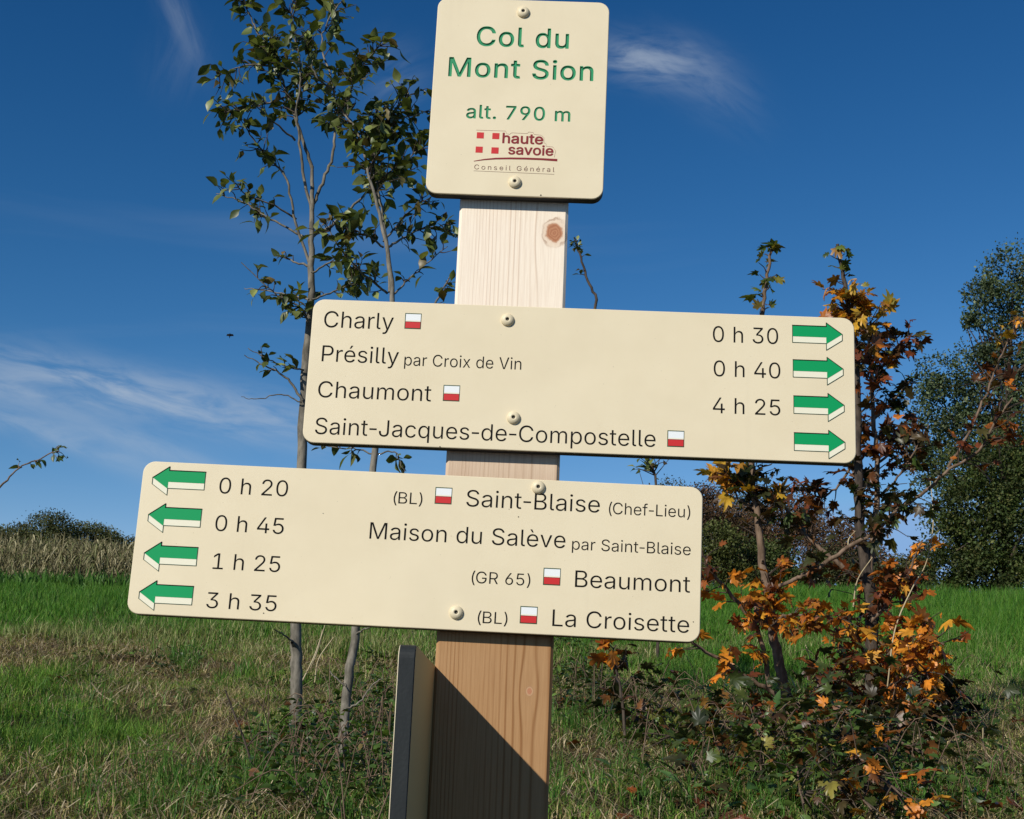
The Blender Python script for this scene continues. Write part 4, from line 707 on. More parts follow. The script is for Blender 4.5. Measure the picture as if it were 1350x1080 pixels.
def carve():
    """V-cut green letters: holes in the face of the plate, sloping painted walls and a narrow floor"""
    T = 0.015; D = 0.0015; me = B3.data
    mb = MB(); mb.v = [tuple(v.co) for v in me.vertices]
    n0 = len(me.polygons[0].vertices)
    for p in list(me.polygons)[1:]: mb.f.append(list(p.vertices)); mb.m.append(p.material_index)
    rim = [(me.vertices[i].co.x, me.vertices[i].co.z) for i in range(n0)]; holes = []
    walls = []
    for s, xl, yl, xr, cap, gap in (('Col du', 627.8, 60.0, 749.6, 25.0, 25), ('Mont Sion', 590.7, 100.2, 782.0, 24.6, 25), ('alt. 790 m', 614.3, 155.6, 751.7, 17.6, 25)):
        u0, v0 = on3(xl, yl); u1, _ = on3(xr, yl+0.05*(xr-xl)); _, v1 = on3(xl, yl-cap)
        ext = text_extent(CARVE_TOP, s, gap); d = D*cap/25.0
        for top, low in zip(text_loops(CARVE_TOP, s, u0, u1, v0, v1-v0, gap, ext), text_loops(CARVE_LOW, s, u0, u1, v0, v1-v0, gap, ext)):
            holes += top; walls.append((top, low, d))
    allh = [rim]+holes
    add_fill(mb, allh, 0, -T)
    for top, low, d in walls:
        add_fill(mb, [[(x, z, -T) for x, z in L] for L in top]+[[(x, z, -T+d) for x, z in L] for L in low], 3)
        add_fill(mb, low, 3, -T+d)
    B3.data = mb.mesh('place_plate', [CREAM, CORE, CORE, PGREEN])
carve()

def logo():
    T = 0.015
    def pt(x, y): return on3(550+x/3.857, y/3.857)
    for x0, y0, x1, y1 in ((301, 671, 341, 707), (380, 674, 420, 711), (295, 743, 335, 780), (375, 747, 416, 785)):
        a = pt((x0+x1)/2, (y0+y1)/2); mb = MB(); w = (x1-x0)/3.857/1283/2*0.97; h = w*0.93
        mb.prism([(a[0]-w, a[1]-h), (a[0]-w, a[1]+h), (a[0]+w, a[1]+h), (a[0]+w, a[1]-h)], -T-0.00015, -T+0.0004, 0)
        spart('emblem_square', mb.mesh('emblem_square', [RED]), parent=B3)
    def word(font, s, xl, yl, xr, cap, mat, gap=0):
        u0, v0 = pt(xl, yl); u1, _ = pt(xr, yl+0.05*(xr-xl)); _, v1 = pt(xl, yl-cap)
        me = text_mesh(font, s, u0, u1, v0, v1-v0, T, mat, gap)
        spart('lettering', me, parent=B3)
    word(BOLD, 'haute', 432, 727, 640, 50, DRED); word(BOLD, 'savoie', 462, 784, 692, 48, DRED)
    word(LIGHT, 'Conseil Général', 290, 861, 697, 24, BROWN_INK, 150)
    def stroke(pts, ws, mat, nm, h=0.0002):
        P = [Vector(pt(*p)) for p in pts]; mb = MB(); L = []; R_ = []
        for i, p in enumerate(P):
            d = (P[min(i+1, len(P)-1)]-P[max(i-1, 0)]).normalized(); nn = Vector((-d.y, d.x))*ws[min(i, len(ws)-1)]*0.5
            L.append(p+nn); R_.append(p-nn)
        for i in range(len(P)-1):
            q = [R_[i], L[i], L[i+1], R_[i+1]]; mb.prism([tuple(v) for v in q], -T-h, -T+0.0003, 0)
        spart(nm, mb.mesh(nm, [mat]), parent=B3)
    pts = [(288, 820), (340, 812), (400, 807), (470, 806), (550, 807), (630, 810), (712, 815)]
    stroke(pts, [0.0006, 0.0014, 0.0019, 0.0021, 0.0022, 0.0023, 0.0028], DRED, 'emblem_swoosh', 0.00025)
    stroke([(287, 869), (420, 875), (560, 881), (697, 887)], [0.0003], BROWN_INK, 'underline')
    stroke([(300, 662), (450, 667), (455, 680), (470, 684), (480, 676), (560, 680), (566, 672), (590, 674), (594, 684), (630, 688), (644, 700), (645, 728), (655, 732), (655, 744), (690, 748), (704, 768), (697, 800)], [0.00022], DRED, 'emblem_outline')
    for px, py in ((713, 257.5),):
        u, v = on3(px, py); mb = MB(); mb.prism([(u+0.0008*math.cos(a), v+0.0008*math.sin(a)) for a in np.linspace(6.28, 0, 9)[:-1]], -T-0.0003, -T+0.0003, 0)
        spart('dirt_speck', mb.mesh('dirt_speck', [INK]), parent=B3)
logo()
for bd, on, pts in ((B2, on2, ((347.5, 808.5, 0.0007), (683.5, 681.5, 0.0007), (671, 671.5, 0.0004), (426, 677, 0.0005), (914, 820, 0.0006))), (B1, on1, ((580, 589, 0.0007),))):
    for px, py, r in pts:
        u, v = on(px, py); mb = MB(); mb.prism([(u+r*math.cos(a), v+r*0.8*math.sin(a)) for a in np.linspace(6.28, 0, 8)[:-1]], -0.0153, -0.0147, 0)
        spart('dirt_speck', mb.mesh('dirt_speck', [INK]), parent=bd)
# the board fixed to the left side of the post, seen edge-on
SB = spart('side_board', board_mesh('side_board', 0.52, 0.20, 0.015, 0.012, CREAM, SLATE, BACKING, 0.0007), (POSTX-0.06, 0.0333, 1.6706-0.10), (0, 0, -math.pi/2), label='cream board seen edge-on, fixed to the left side of the post')
SB.rotation_euler = (0, math.radians(0.6), -math.pi/2)
for dz in (-0.055, 0.055): spart('screw', SCREW, (-0.027, -0.015, dz), parent=SB)
# ------------------------------------------------------------------ leaves
def leaf_template(kind, seed=0):
    """petiole at the origin, tip along +Y, upper side +Z, length 1; returns V, F (triangles)"""
    r = np.random.default_rng(seed+{'oval': 10, 'maple': 20, 'weed': 30}[kind])
    if kind in ('oval', 'weed'):
        w = 0.31 if kind == 'oval' else 0.2
        ys = [0.10, 0.30, 0.55, 0.80]; ws = [w*0.55, w, w*0.93, w*0.48]
        droop = r.uniform(0.15, 0.35); fold = r.uniform(0.10, 0.28); V = [(0, -0.12, 0.0), (0, 0.0, 0)]
        for y, q in zip(ys, ws):
            z = -droop*y*y
            V += [(-q*r.uniform(0.9, 1.1), y, z+fold*q*1.4), (0, y, z), (q*r.uniform(0.9, 1.1), y, z+fold*q*1.4)]
        V.append((0, 1.0, -droop))
        Fs = [(1, 3, 2), (1, 4, 3)]
        for k in range(3):
            a = 2+3*k; b = a+3; Fs += [(a, a+1, b+1), (a, b+1, b), (a+1, a+2, b+2), (a+1, b+2, b+1)]
        Fs += [(11, 12, 14), (12, 13, 14), (0, 1, 2), (0, 4, 1)]
        V[0] = (0.0, -0.18, -0.02)
        return np.array(V), np.array(Fs)
    # maple: five pointed lobes
    ang = [(-150, .22), (-128, .52), (-105, .38), (-82, .74), (-68, .64), (-52, .36), (-34, .70), (-22, .60), (-8, .88), (0, 1.0),
           (8, .88), (22, .60), (34, .70), (52, .36), (68, .64), (82, .74), (105, .38), (128, .52), (150, .22)]
    ang = [(-150, .22), (-124, .48), (-104, .36), (-80, .64), (-66, .56), (-54, .40), (-44, .62), (-34, .72), (-24, .46), (-11, .66), (0, .84), (11, .66), (24, .46), (34, .72), (44, .62), (54, .40), (66, .56), (80, .64), (104, .36), (124, .48), (150, .22)]
    V = [(0, 0.16, 0.0), (0, -0.02, -0.02)]
    dr = r.uniform(0.1, 0.95); cup = r.uniform(-0.4, 0.7); tw = r.uniform(-0.6, 0.6)
    for a, q in ang:
        q *= r.uniform(0.9, 1.1); a = math.radians(a); x, y = q*math.sin(a)*0.9, 0.16+q*math.cos(a)
        rr = x*x+y*y; V.append((x, y, -dr*rr*0.8+cup*abs(x)*0.8+tw*x*y+r.uniform(-0.09, 0.09)))
    n = len(ang); Fs = [(0, 2+i, 3+i) for i in range(n-1)]+[(0, 2+n-1, 1), (0, 1, 2)]
    Fs = [(a, c, b) for a, b, c in Fs]
    V = np.array(V); V = np.vstack([V, [(0.012, 0.0, -0.02), (-0.012, 0, -0.02), (0, -0.45, -0.10)]]); m = len(V)
    Fs.append((m-3, m-2, m-1))
    return V, np.array(Fs)
def frames(d, n):
    """rotation matrices whose columns are side, tip and normal axes"""
    d = d/np.linalg.norm(d, axis=1)[:, None]; n = n-(n*d).sum(1)[:, None]*d; n /= np.linalg.norm(n, axis=1)[:, None]+1e-9
    return np.stack([np.cross(d, n), d, n], -1)
def joined_leaves(name, tmpl, P, Rm, S, C, mat):
    """many leaves in one mesh; tmpl is a list of (V, F), chosen in turn"""
    Vs, Fs, Cs = [], [], []; b = 0; nt = len(tmpl)
    for k, (tv, tf) in enumerate(tmpl):
        i = np.arange(k, len(P), nt)
        if not len(i): continue
        V = np.einsum('nij,vj->nvi', Rm[i], tv)*S[i, None, None]+P[i, None, :]
        m = len(tv); Fk = tf[None]+(np.arange(len(i))*m)[:, None, None]+b
        Vs.append(V.reshape(-1, 3)); Fs.append(Fk.reshape(-1, 3)); Cs.append(np.repeat(C[i], m, 0)); b += len(i)*m
    return np_mesh(name, np.concatenate(Vs), np.concatenate(Fs), np.concatenate(Cs), mat)
OVALS = [leaf_template('oval', k) for k in range(8)]
MAPLES = [leaf_template('maple', k) for k in range(12)]
WEEDS = [leaf_template('weed', k) for k in range(4)]
def single_meshes(nm, tmpl): return [np_mesh(nm, v, f, mat=LEAF_OBJ) for v, f in tmpl]
OVAL_ME = single_meshes('leaf', OVALS); MAPLE_ME = single_meshes('leaf', MAPLES)

def pick(pal, n, r=rng):
    """colours from a weighted palette with some spread"""
    w = np.array([p[0] for p in pal], float); w /= w.sum(); c = np.array([p[1] for p in pal], float)
    i = r.choice(len(pal), n, p=w); j = r.choice(len(pal), n, p=w); t = r.uniform(0, 0.35, n)[:, None]
    return (c[i]*(1-t)+c[j]*t)*r.uniform(0.75, 1.25, n)[:, None]

def in_view(P):
    v = P-CAM; d = v@FW; x = 675+F*(v@RT)/d; y = 540-F*(v@UP)/d
    return (x > -5) & (x < 1355) & (y > -5) & (y < 1085) & (d > 0)

def woody(root, origin, stems, bark, twig_mat, tmpl, tmpl_me, leaf_len, n_single=300, foliage='foliage', sides=7, dens=1.0):
    """stems: dicts with px path, s depth(s), radius px, name, leaves [(from t, to t, number of twigs, twig px length, leaves per twig, palette)]"""
    origin = np.array(origin, float); LP, LD, LN, LS, LC = [], [], [], [], []
    small = Tubes(); anysmall = False
    for st in stems:
        s0, s1 = st['s']; pts = st['p']; n = len(pts)
        path = np.array([at(px, py, s0+(s1-s0)*k/max(n-1, 1)) for k, (px, py) in enumerate(pts)])
        if st.get('ground'):
            g = path[0].copy(); path[0][2] = float(gz(g[0], g[1]))-0.04
        P = smooth_path(path, 6, 0.0015*st['s'][0]/4)
        sc_ = (s0+s1)/2/F; rr = np.interp(np.linspace(0, 1, len(P)), np.linspace(0, 1, len(st['r'])), st['r'])*sc_*(0.8 if st.get('name') == 'branch' else 1.0)
        tb = Tubes(); tb.add(P, rr, sides if st['r'][0] > 3 else 5)
        if st.get('name'):
            # small knuckles where twigs leave
            for q in range(st.get('knots', 0)):
                k = rng.integers(2, len(P)-2); d = rng.normal(0, 1, 3); d[2] = 0.4; d /= np.linalg.norm(d)
                tb.add(np.array([P[k], P[k]+d*rr[k]*1.7]), [rr[k]*0.7, rr[k]*0.35], 5)
            me = tb.mesh(st['name'], st.get('bark', bark)); mesh_obj(st['name'], me, root, origin)
        else:
            small.V += tb.V; small.F += [f+small.n for f in tb.F]; small.n += tb.n; anysmall = True
        for (t0, t1, nt_, tl, lp, pal) in st.get('leaves', []):
            for _ in range(int(round(nt_*dens))):
                k = int(np.clip(rng.uniform(t0, t1)*(len(P)-1), 0, len(P)-1)); base = P[k]
                tang = P[min(k+1, len(P)-1)]-P[max(k-1, 0)]; tang /= np.linalg.norm(tang)+1e-9
                d = rng.normal(0, 1, 3); d -= (d@tang)*tang; d /= np.linalg.norm(d); d = d*0.9+tang*0.55+np.array([0, 0, 0.15]); d /= np.linalg.norm(d)
                L = tl*sc_*rng.uniform(0.55, 1.25); mid = base+d*L*0.5+rng.normal(0, 0.06*L, 3); end = base+d*L+rng.normal(0, 0.12*L, 3)-np.array([0, 0, 0.10*L])
                tw = smooth_path([base, mid, end], 3); small.add(tw, np.linspace(0.8, 0.35, len(tw))*sc_*st.get('tw', 1.2), 4); anysmall = True
                m = max(1, int(round(lp*rng.uniform(0.7, 1.3))))
                for q in range(m):
                    f = 1.0 if q == 0 else rng.uniform(0.25, 1.0)
                    p = tw[int(f*(len(tw)-1))]; a = d*0.5+rng.normal(0, 0.75, 3); a[2] -= 0.15; nrm = rng.normal(0, 0.45, 3)+np.array([0, 0, 1.0])
                    LP.append(p+a/np.linalg.norm(a)*leaf_len*0.15); LD.append(a); LN.append(nrm); LS.append(min(1.0, (sc_*F/stems[0]['s'][0])**1.6)*leaf_len*rng.choice([rng.uniform(0.45, 0.8), rng.uniform(0.75, 1.2)])); LC.append(pick(pal, 1)[0])
    if anysmall: mesh_obj('twigs', small.mesh('twigs', twig_mat), root, origin)['kind'] = 'stuff'
    if not LP: return 0
    LP, LD, LN, LS, LC = map(np.array, (LP, LD, LN, LS, LC)); R_ = frames(LD, LN)
    vis = in_view(LP); order = np.argsort(-(LS*vis*1.0+0.02*vis/np.linalg.norm(LP-CAM, axis=1)))
    one = order[:n_single]; rest = order[n_single:]
    for k, i in enumerate(one):
        o = bpy.data.objects.new('leaf', tmpl_me[k % len(tmpl_me)]); link(o, root)
        M = Matrix([[*(R_[i][r]*LS[i]), LP[i][r]-origin[r]] for r in range(3)]+[[0, 0, 0, 1]])
        o.matrix_local = M; o.color = (*[float(v) for v in LC[i]], 1)
    if len(rest):
        me = joined_leaves(foliage, tmpl, LP[rest]-origin, R_[rest], LS[rest], LC[rest], LEAF_ATT)
        mesh_obj(foliage, me, root)['kind'] = 'stuff'
    return len(LP)

# ------------------------------------------------------------------ two slender saplings on the left
SG = [(4, (0.05, 0.072, 0.016)), (4, (0.10, 0.13, 0.028)), (3, (0.21, 0.24, 0.07)), (0.6, (0.16, 0.11, 0.04))]
def base_of(px, py): p = hit(px, py); return np.array([p[0], p[1], float(gz(p[0], p[1]))])
b1 = base_of(390, 978); S1 = b1[1]-CAM[1]
sap1 = empty('sapling', b1)
tag(sap1, 'taller slender sapling with pale trunk and small green leaves left of the post', 'sapling', 'saplings left of the signpost')
def Z1(pts): return [(250+x/2.7, y/2.7) for x, y in pts]
st1 = [
 dict(name='trunk', ground=True, knots=6, s=(S1, S1+0.05), r=(8.6, 7.6, 6.4, 4.6, 2.4), p=[(389, 985), (390, 900), (391, 820), (396, 640), (402, 500), (409, 410), (410, 340), (411, 278), (411.5, 219)]),
 dict(name='branch', s=(S1+.05, S1+0.0), r=(3.4, 1.2), p=Z1([(436, 600), (400, 490), (352, 350), (322, 262), (290, 190), (262, 130)]), leaves=[(0.3, 1.0, 19, 34, 3.6, SG)]),
 dict(name='branch', s=(S1+.05, S1-0.1), r=(3.0, 1.0), p=Z1([(432, 745), (402, 610), (388, 470), (380, 390), (395, 300), (390, 200), (362, 80), (368, 0), (372, -40)]), leaves=[(0.35, 1.0, 15, 34, 3.4, SG)]),
 dict(name='branch', s=(S1+.05, S1+0.2), r=(3.2, 1.0), p=Z1([(440, 725), (478, 640), (512, 540), (518, 420), (510, 300), (470, 160), (500, 60), (548, 0)]), leaves=[(0.35, 1.0, 15, 30, 3.4, SG)]),
 dict(name='branch', s=(S1+.05, S1-0.05), r=(2.8, 1.0), p=Z1([(425, 935), (375, 790), (345, 640), (270, 550), (215, 480), (195, 440)]), leaves=[(0.45, 1.0, 7, 26, 2.2, SG)]),
 dict(name='branch', s=(S1+.05, S1+0.1), r=(2.6, 0.8), p=Z1([(432, 842), (380, 830), (270, 768), (180, 715), (95, 690)]), leaves=[(0.45, 1.0, 7, 20, 1.8, SG)]),
 dict(name='branch', s=(S1+.05, S1+0.2), r=(3.2, 1.2), p=Z1([(438, 842), (500, 805), (560, 755), (640, 680), (700, 640), (780, 560)]), leaves=[(0.5, 1.0, 8, 30, 3, SG)]),
 dict(name='branch', s=(S1+.05, S1+0.1), r=(2.4, 0.7), p=Z1([(420, 948), (370, 930), (290, 893)]), leaves=[(0.3, 1.0, 2, 14, 1.2, SG)]),
 dict(name='branch', s=(S1+.05, S1-0.1), r=(2.2, 0.7), p=Z1([(375, 500), (290, 425), (200, 350)]), leaves=[(0.6, 1.0, 1, 12, 1, SG)]),
 dict(name='branch', s=(S1+.05, S1-0.1), r=(2.2, 0.7), p=Z1([(330, 265), (280, 235), (180, 240), (90, 275)]), leaves=[(0.3, 1.0, 7, 24, 2.6, SG)]),
 dict(name='branch', s=(S1+.05, S1-0.1), r=(2.2, 0.7), p=Z1([(350, 345), (270, 370), (190, 390), (120, 400)]), leaves=[(0.3, 1.0, 8, 26, 2.6, SG)]),
 dict(name='branch', s=(S1+.05, S1+0.1), r=(2.0, 0.7), p=Z1([(290, 190), (240, 110), (200, 20), (190, -20)]), leaves=[(0.2, 1.0, 8, 22, 2.2, SG)]),
 dict(name='branch', s=(S1+.05, S1-0.1), r=(2.0, 0.7), p=Z1([(380, 780), (300, 730), (200, 690), (150, 640)]), leaves=[(0.3, 1.0, 4, 14, 1.6, SG)]),
 dict(name='branch', s=(S1, S1-0.1), r=(2.2, 0.7), p=[(408, 425), (395, 405), (360, 385), (318, 346)], leaves=[(0.1, 0.9, 8, 22, 2.6, SG)]),
 dict(name='branch', s=(S1, S1+0.1), r=(2.0, 0.6), p=[(407, 395), (385, 390), (345, 382), (322, 380)], leaves=[(0.1, 0.7, 3, 16, 2, SG)]),
 dict(name='branch', s=(S1, S1+0.1), r=(2.0, 0.6), p=[(411, 395), (440, 385), (465, 375), (490, 372)], leaves=[(0.1, 0.9, 4, 20, 2.2, SG)]),
 dict(name='branch', s=(S1, S1-0.05), r=(2.6, 0.7), p=[(399, 528), (380, 500), (355, 485), (322, 468)], leaves=[(0.5, 0.8, 1, 10, 1, SG)]),
 dict(name='branch', s=(S1, S1-0.05), r=(1.8, 0.6), p=[(401, 488), (380, 484), (350, 472), (327, 459)], leaves=[(0.2, 0.8, 3, 14, 2.6, SG)]),
 dict(name='branch', s=(S1, S1-0.05), r=(1.4, 0.5), p=[(398, 530), (370, 520), (340, 526), (318, 523)]),
 dict(name='branch', s=(S1, S1-0.1), r=(2.0, 0.8), p=[(391, 850), (375, 838), (362, 830)]),
 dict(name='branch', s=(S1, S1+0.1), r=(2.0, 0.6), p=[(411, 360), (440, 345), (465, 350), (478, 372)], leaves=[(0.2, 1, 6, 24, 2.6, SG)]),
]
n1 = woody(sap1, b1, st1, BARK_PALE, BARK_DARK, OVALS, OVAL_ME, 0.043, dens=2.7)
b2 = base_of(446, 1022); S2 = b2[1]-CAM[1]; S2b = S2+0.35
sap2 = empty('sapling', b2)
tag(sap2, 'shorter leaning sapling with grey trunk between the taller one and the post', 'sapling', 'saplings left of the signpost')
st2 = [
 dict(name='trunk', ground=True, knots=5, s=(S2, S2b), r=(6.8, 6.2, 5.0, 4.0, 2.2, 1.2), p=[(445, 1030), (450, 985), (458, 905), (469, 828), (482, 700), (494, 600), (506, 480), (517, 385), (505, 305), (488, 238), (472, 178), (446, 140)], leaves=[(0.80, 1.0, 14, 40, 3.4, SG)]),
 dict(name='branch', s=(S2b-.1, S2b+0.1), r=(3.2, 1.0), p=Z1([(712, 1040), (700, 860), (680, 720), (656, 600), (664, 500), (700, 430), (780, 330)]), leaves=[(0.4, 1.0, 22, 36, 3.6, SG)]),
 dict(name='branch', s=(S2b, S2b+0.1), r=(2.2, 0.8), p=Z1([(690, 860), (740, 800), (800, 740), (850, 690)]), leaves=[(0.2, 1.0, 6, 26, 2.4, SG)]),
 dict(name='branch', s=(S2b, S2b+0.2), r=(2.4, 0.8), p=Z1([(705, 880), (760, 850), (850, 810), (935, 825)]), leaves=[(0.35, 1.0, 7, 24, 2.6, SG)]),
 dict(name='branch', s=(S2b, S2b-0.1), r=(2.4, 0.8), p=Z1([(705, 1045), (650, 1000), (590, 950), (530, 870), (480, 800)]), leaves=[(0.1, 1.0, 9, 30, 3.0, SG)]),
 dict(name='branch', s=(S2b, S2b-0.1), r=(2.2, 0.7), p=Z1([(690, 880), (630, 840), (570, 815), (520, 810)]), leaves=[(0.1, 1.0, 8, 28, 3.0, SG)]),
 dict(name='branch', s=(S2b, S2b+0.1), r=(2.2, 0.7), p=Z1([(640, 650), (700, 620), (780, 560), (860, 500)]), leaves=[(0.1, 1.0, 12, 30, 3.2, SG)]),
 dict(name='branch', s=(S2b, S2b+0.1), r=(2.2, 0.7), p=Z1([(600, 480), (660, 440), (760, 420), (860, 390)]), leaves=[(0.1, 1.0, 13, 32, 3.2, SG)]),
 dict(name='branch', s=(S2b, S2b-0.1), r=(2.2, 0.7), p=Z1([(560, 420), (570, 330), (620, 230), (690, 150)]), leaves=[(0.1, 1.0, 12, 26, 3.0, SG)]),
 dict(name='branch', s=(S2b, S2b-0.1), r=(2.2, 0.7), p=Z1([(520, 330), (450, 270), (420, 180), (400, 120)]), leaves=[(0.1, 1.0, 8, 26, 3.0, SG)]),
 dict(name='branch', s=(S2b, S2b+0.1), r=(2.0, 0.7), p=[(515, 392), (535, 372), (560, 350), (590, 325)], leaves=[(0.2, 1.0, 4, 14, 1.4, SG)]),
 dict(name='branch', s=(S2b, S2b+0.1), r=(2.4, 1.2), p=[(560, 425), (578, 392), (597, 360)], leaves=[(0.2, 0.9, 3, 12, 1.4, SG)]),
 dict(name='branch', s=(S2+0.1, S2-0.1), r=(1.8, 0.7), p=[(469, 838), (480, 830), (500, 822), (512, 806)]),
 dict(name='branch', s=(S2b, S2b), r=(1.6, 0.6), p=[(494, 600), (520, 596), (528, 612), (534, 622)], leaves=[(0.3, 1, 3, 8, 1.4, SG)]),
 dict(name='branch', s=(S2b, S2b), r=(1.6, 0.6), p=[(494, 600), (470, 592), (440, 590), (410, 582)], leaves=[(0.2, 0.8, 3, 8, 1.4, SG)]),
 dict(name='branch', s=(S2, S2), r=(2.2, 0.9), p=[(456, 905), (450, 900), (440, 892), (436, 885)]),
 dict(name='branch', s=(S2, S2), r=(1.8, 0.7), p=[(455, 935), (475, 925), (490, 905), (505, 895)]),
]
n2 = woody(sap2, b2, st2, BARK_PALE, BARK_DARK, OVALS, OVAL_ME, 0.042, dens=2.5)

# ------------------------------------------------------------------ thin shoots
def shoot(px_path, s, r, label, leaves, n=0, leaf_len=0.03, bark=BARK_DARK, name='thin_shoot', tw=1.0):
    p0 = px_path[0]; base = at(p0[0], p0[1], s); g = np.array([base[0], base[1], float(gz(base[0], base[1]))])
    root = empty(name, g); tag(root, label, 'shoot')
    P = [(px_path[0][0], px_path[0][1])]+list(px_path[1:])
    woody(root, g, [dict(name='stem', ground=True, s=(s, s), r=r, p=P, leaves=leaves, tw=tw)], bark, bark, OVALS, OVAL_ME, leaf_len)
    return root
shoot([(722, 1000), (726, 800), (733, 620), (752, 510), (785, 405), (775, 370), (764, 335), (757, 313)], 4.2, (3.2, 1.2), 'thin dark shoot with tiny leaves rising just right of the post',
      [(0.86, 1.0, 12, 9, 2.2, SG), (0.75, .86, 3, 8, 1.5, SG)], leaf_len=0.018)
shoot([(868, 870), (866, 780), (865, 720), (864, 640), (860, 612)], 7.2, (2.4, 1.6), 'short leafy shoot tip showing in the gap right of the post', [(0.84, 1.0, 14, 26, 1.8, SG)], leaf_len=0.055)
shoot([(-150, 985), (-110, 860), (-60, 720), (-20, 665), (0, 642), (25, 617), (50, 606), (78, 594)], 3.6, (3.0, 2.6, 1.1, 0.8), 'arching green bramble shoot reaching in at the left edge of the sky',
      [(0.70, 0.98, 6, 10, 2.0, [(1, (0.06, 0.10, 0.025)), (1, (0.11, 0.14, 0.04))]), (0.97, 1.0, 6, 14, 2.2, [(1, (0.08, 0.13, 0.03)), (1, (0.16, 0.2, 0.07))])], leaf_len=0.024, bark=BARK_BROWN)
# ------------------------------------------------------------------ the autumn maple at the right
MO = [(5, (0.58, 0.20, 0.018)), (3, (0.62, 0.30, 0.03)), (2.5, (0.28, 0.075, 0.015)), (1.5, (0.10, 0.035, 0.012))]           # orange
MY = [(4, (0.62, 0.36, 0.035)), (3, (0.55, 0.22, 0.02)), (1.5, (0.22, 0.075, 0.02)), (1, (0.2, 0.2, 0.04))]              # yellow orange
MR = [(4, (0.17, 0.045, 0.014)), (3, (0.075, 0.028, 0.012)), (2, (0.42, 0.13, 0.016)), (1.5, (0.07, 0.06, 0.016))]         # rust
MD = [(4, (0.038, 0.042, 0.012)), (3, (0.06, 0.038, 0.014)), (1.5, (0.15, 0.055, 0.015)), (1.5, (0.05, 0.085, 0.018))]          # dark green brown
MG = [(4, (0.06, 0.10, 0.018)), (3, (0.13, 0.17, 0.03)), (1.5, (0.26, 0.22, 0.04)), (0.8, (0.30, 0.12, 0.03))]       # green
bm = base_of(1045, 958); SM = bm[1]-CAM[1]
maple = empty('maple_sapling', bm)
tag(maple, 'bushy young maple with orange and rust autumn leaves right of the signpost', 'maple')
def Z4(pts): return [(850+x/2.7, 580+y/2.7) for x, y in pts]
m_ = SM
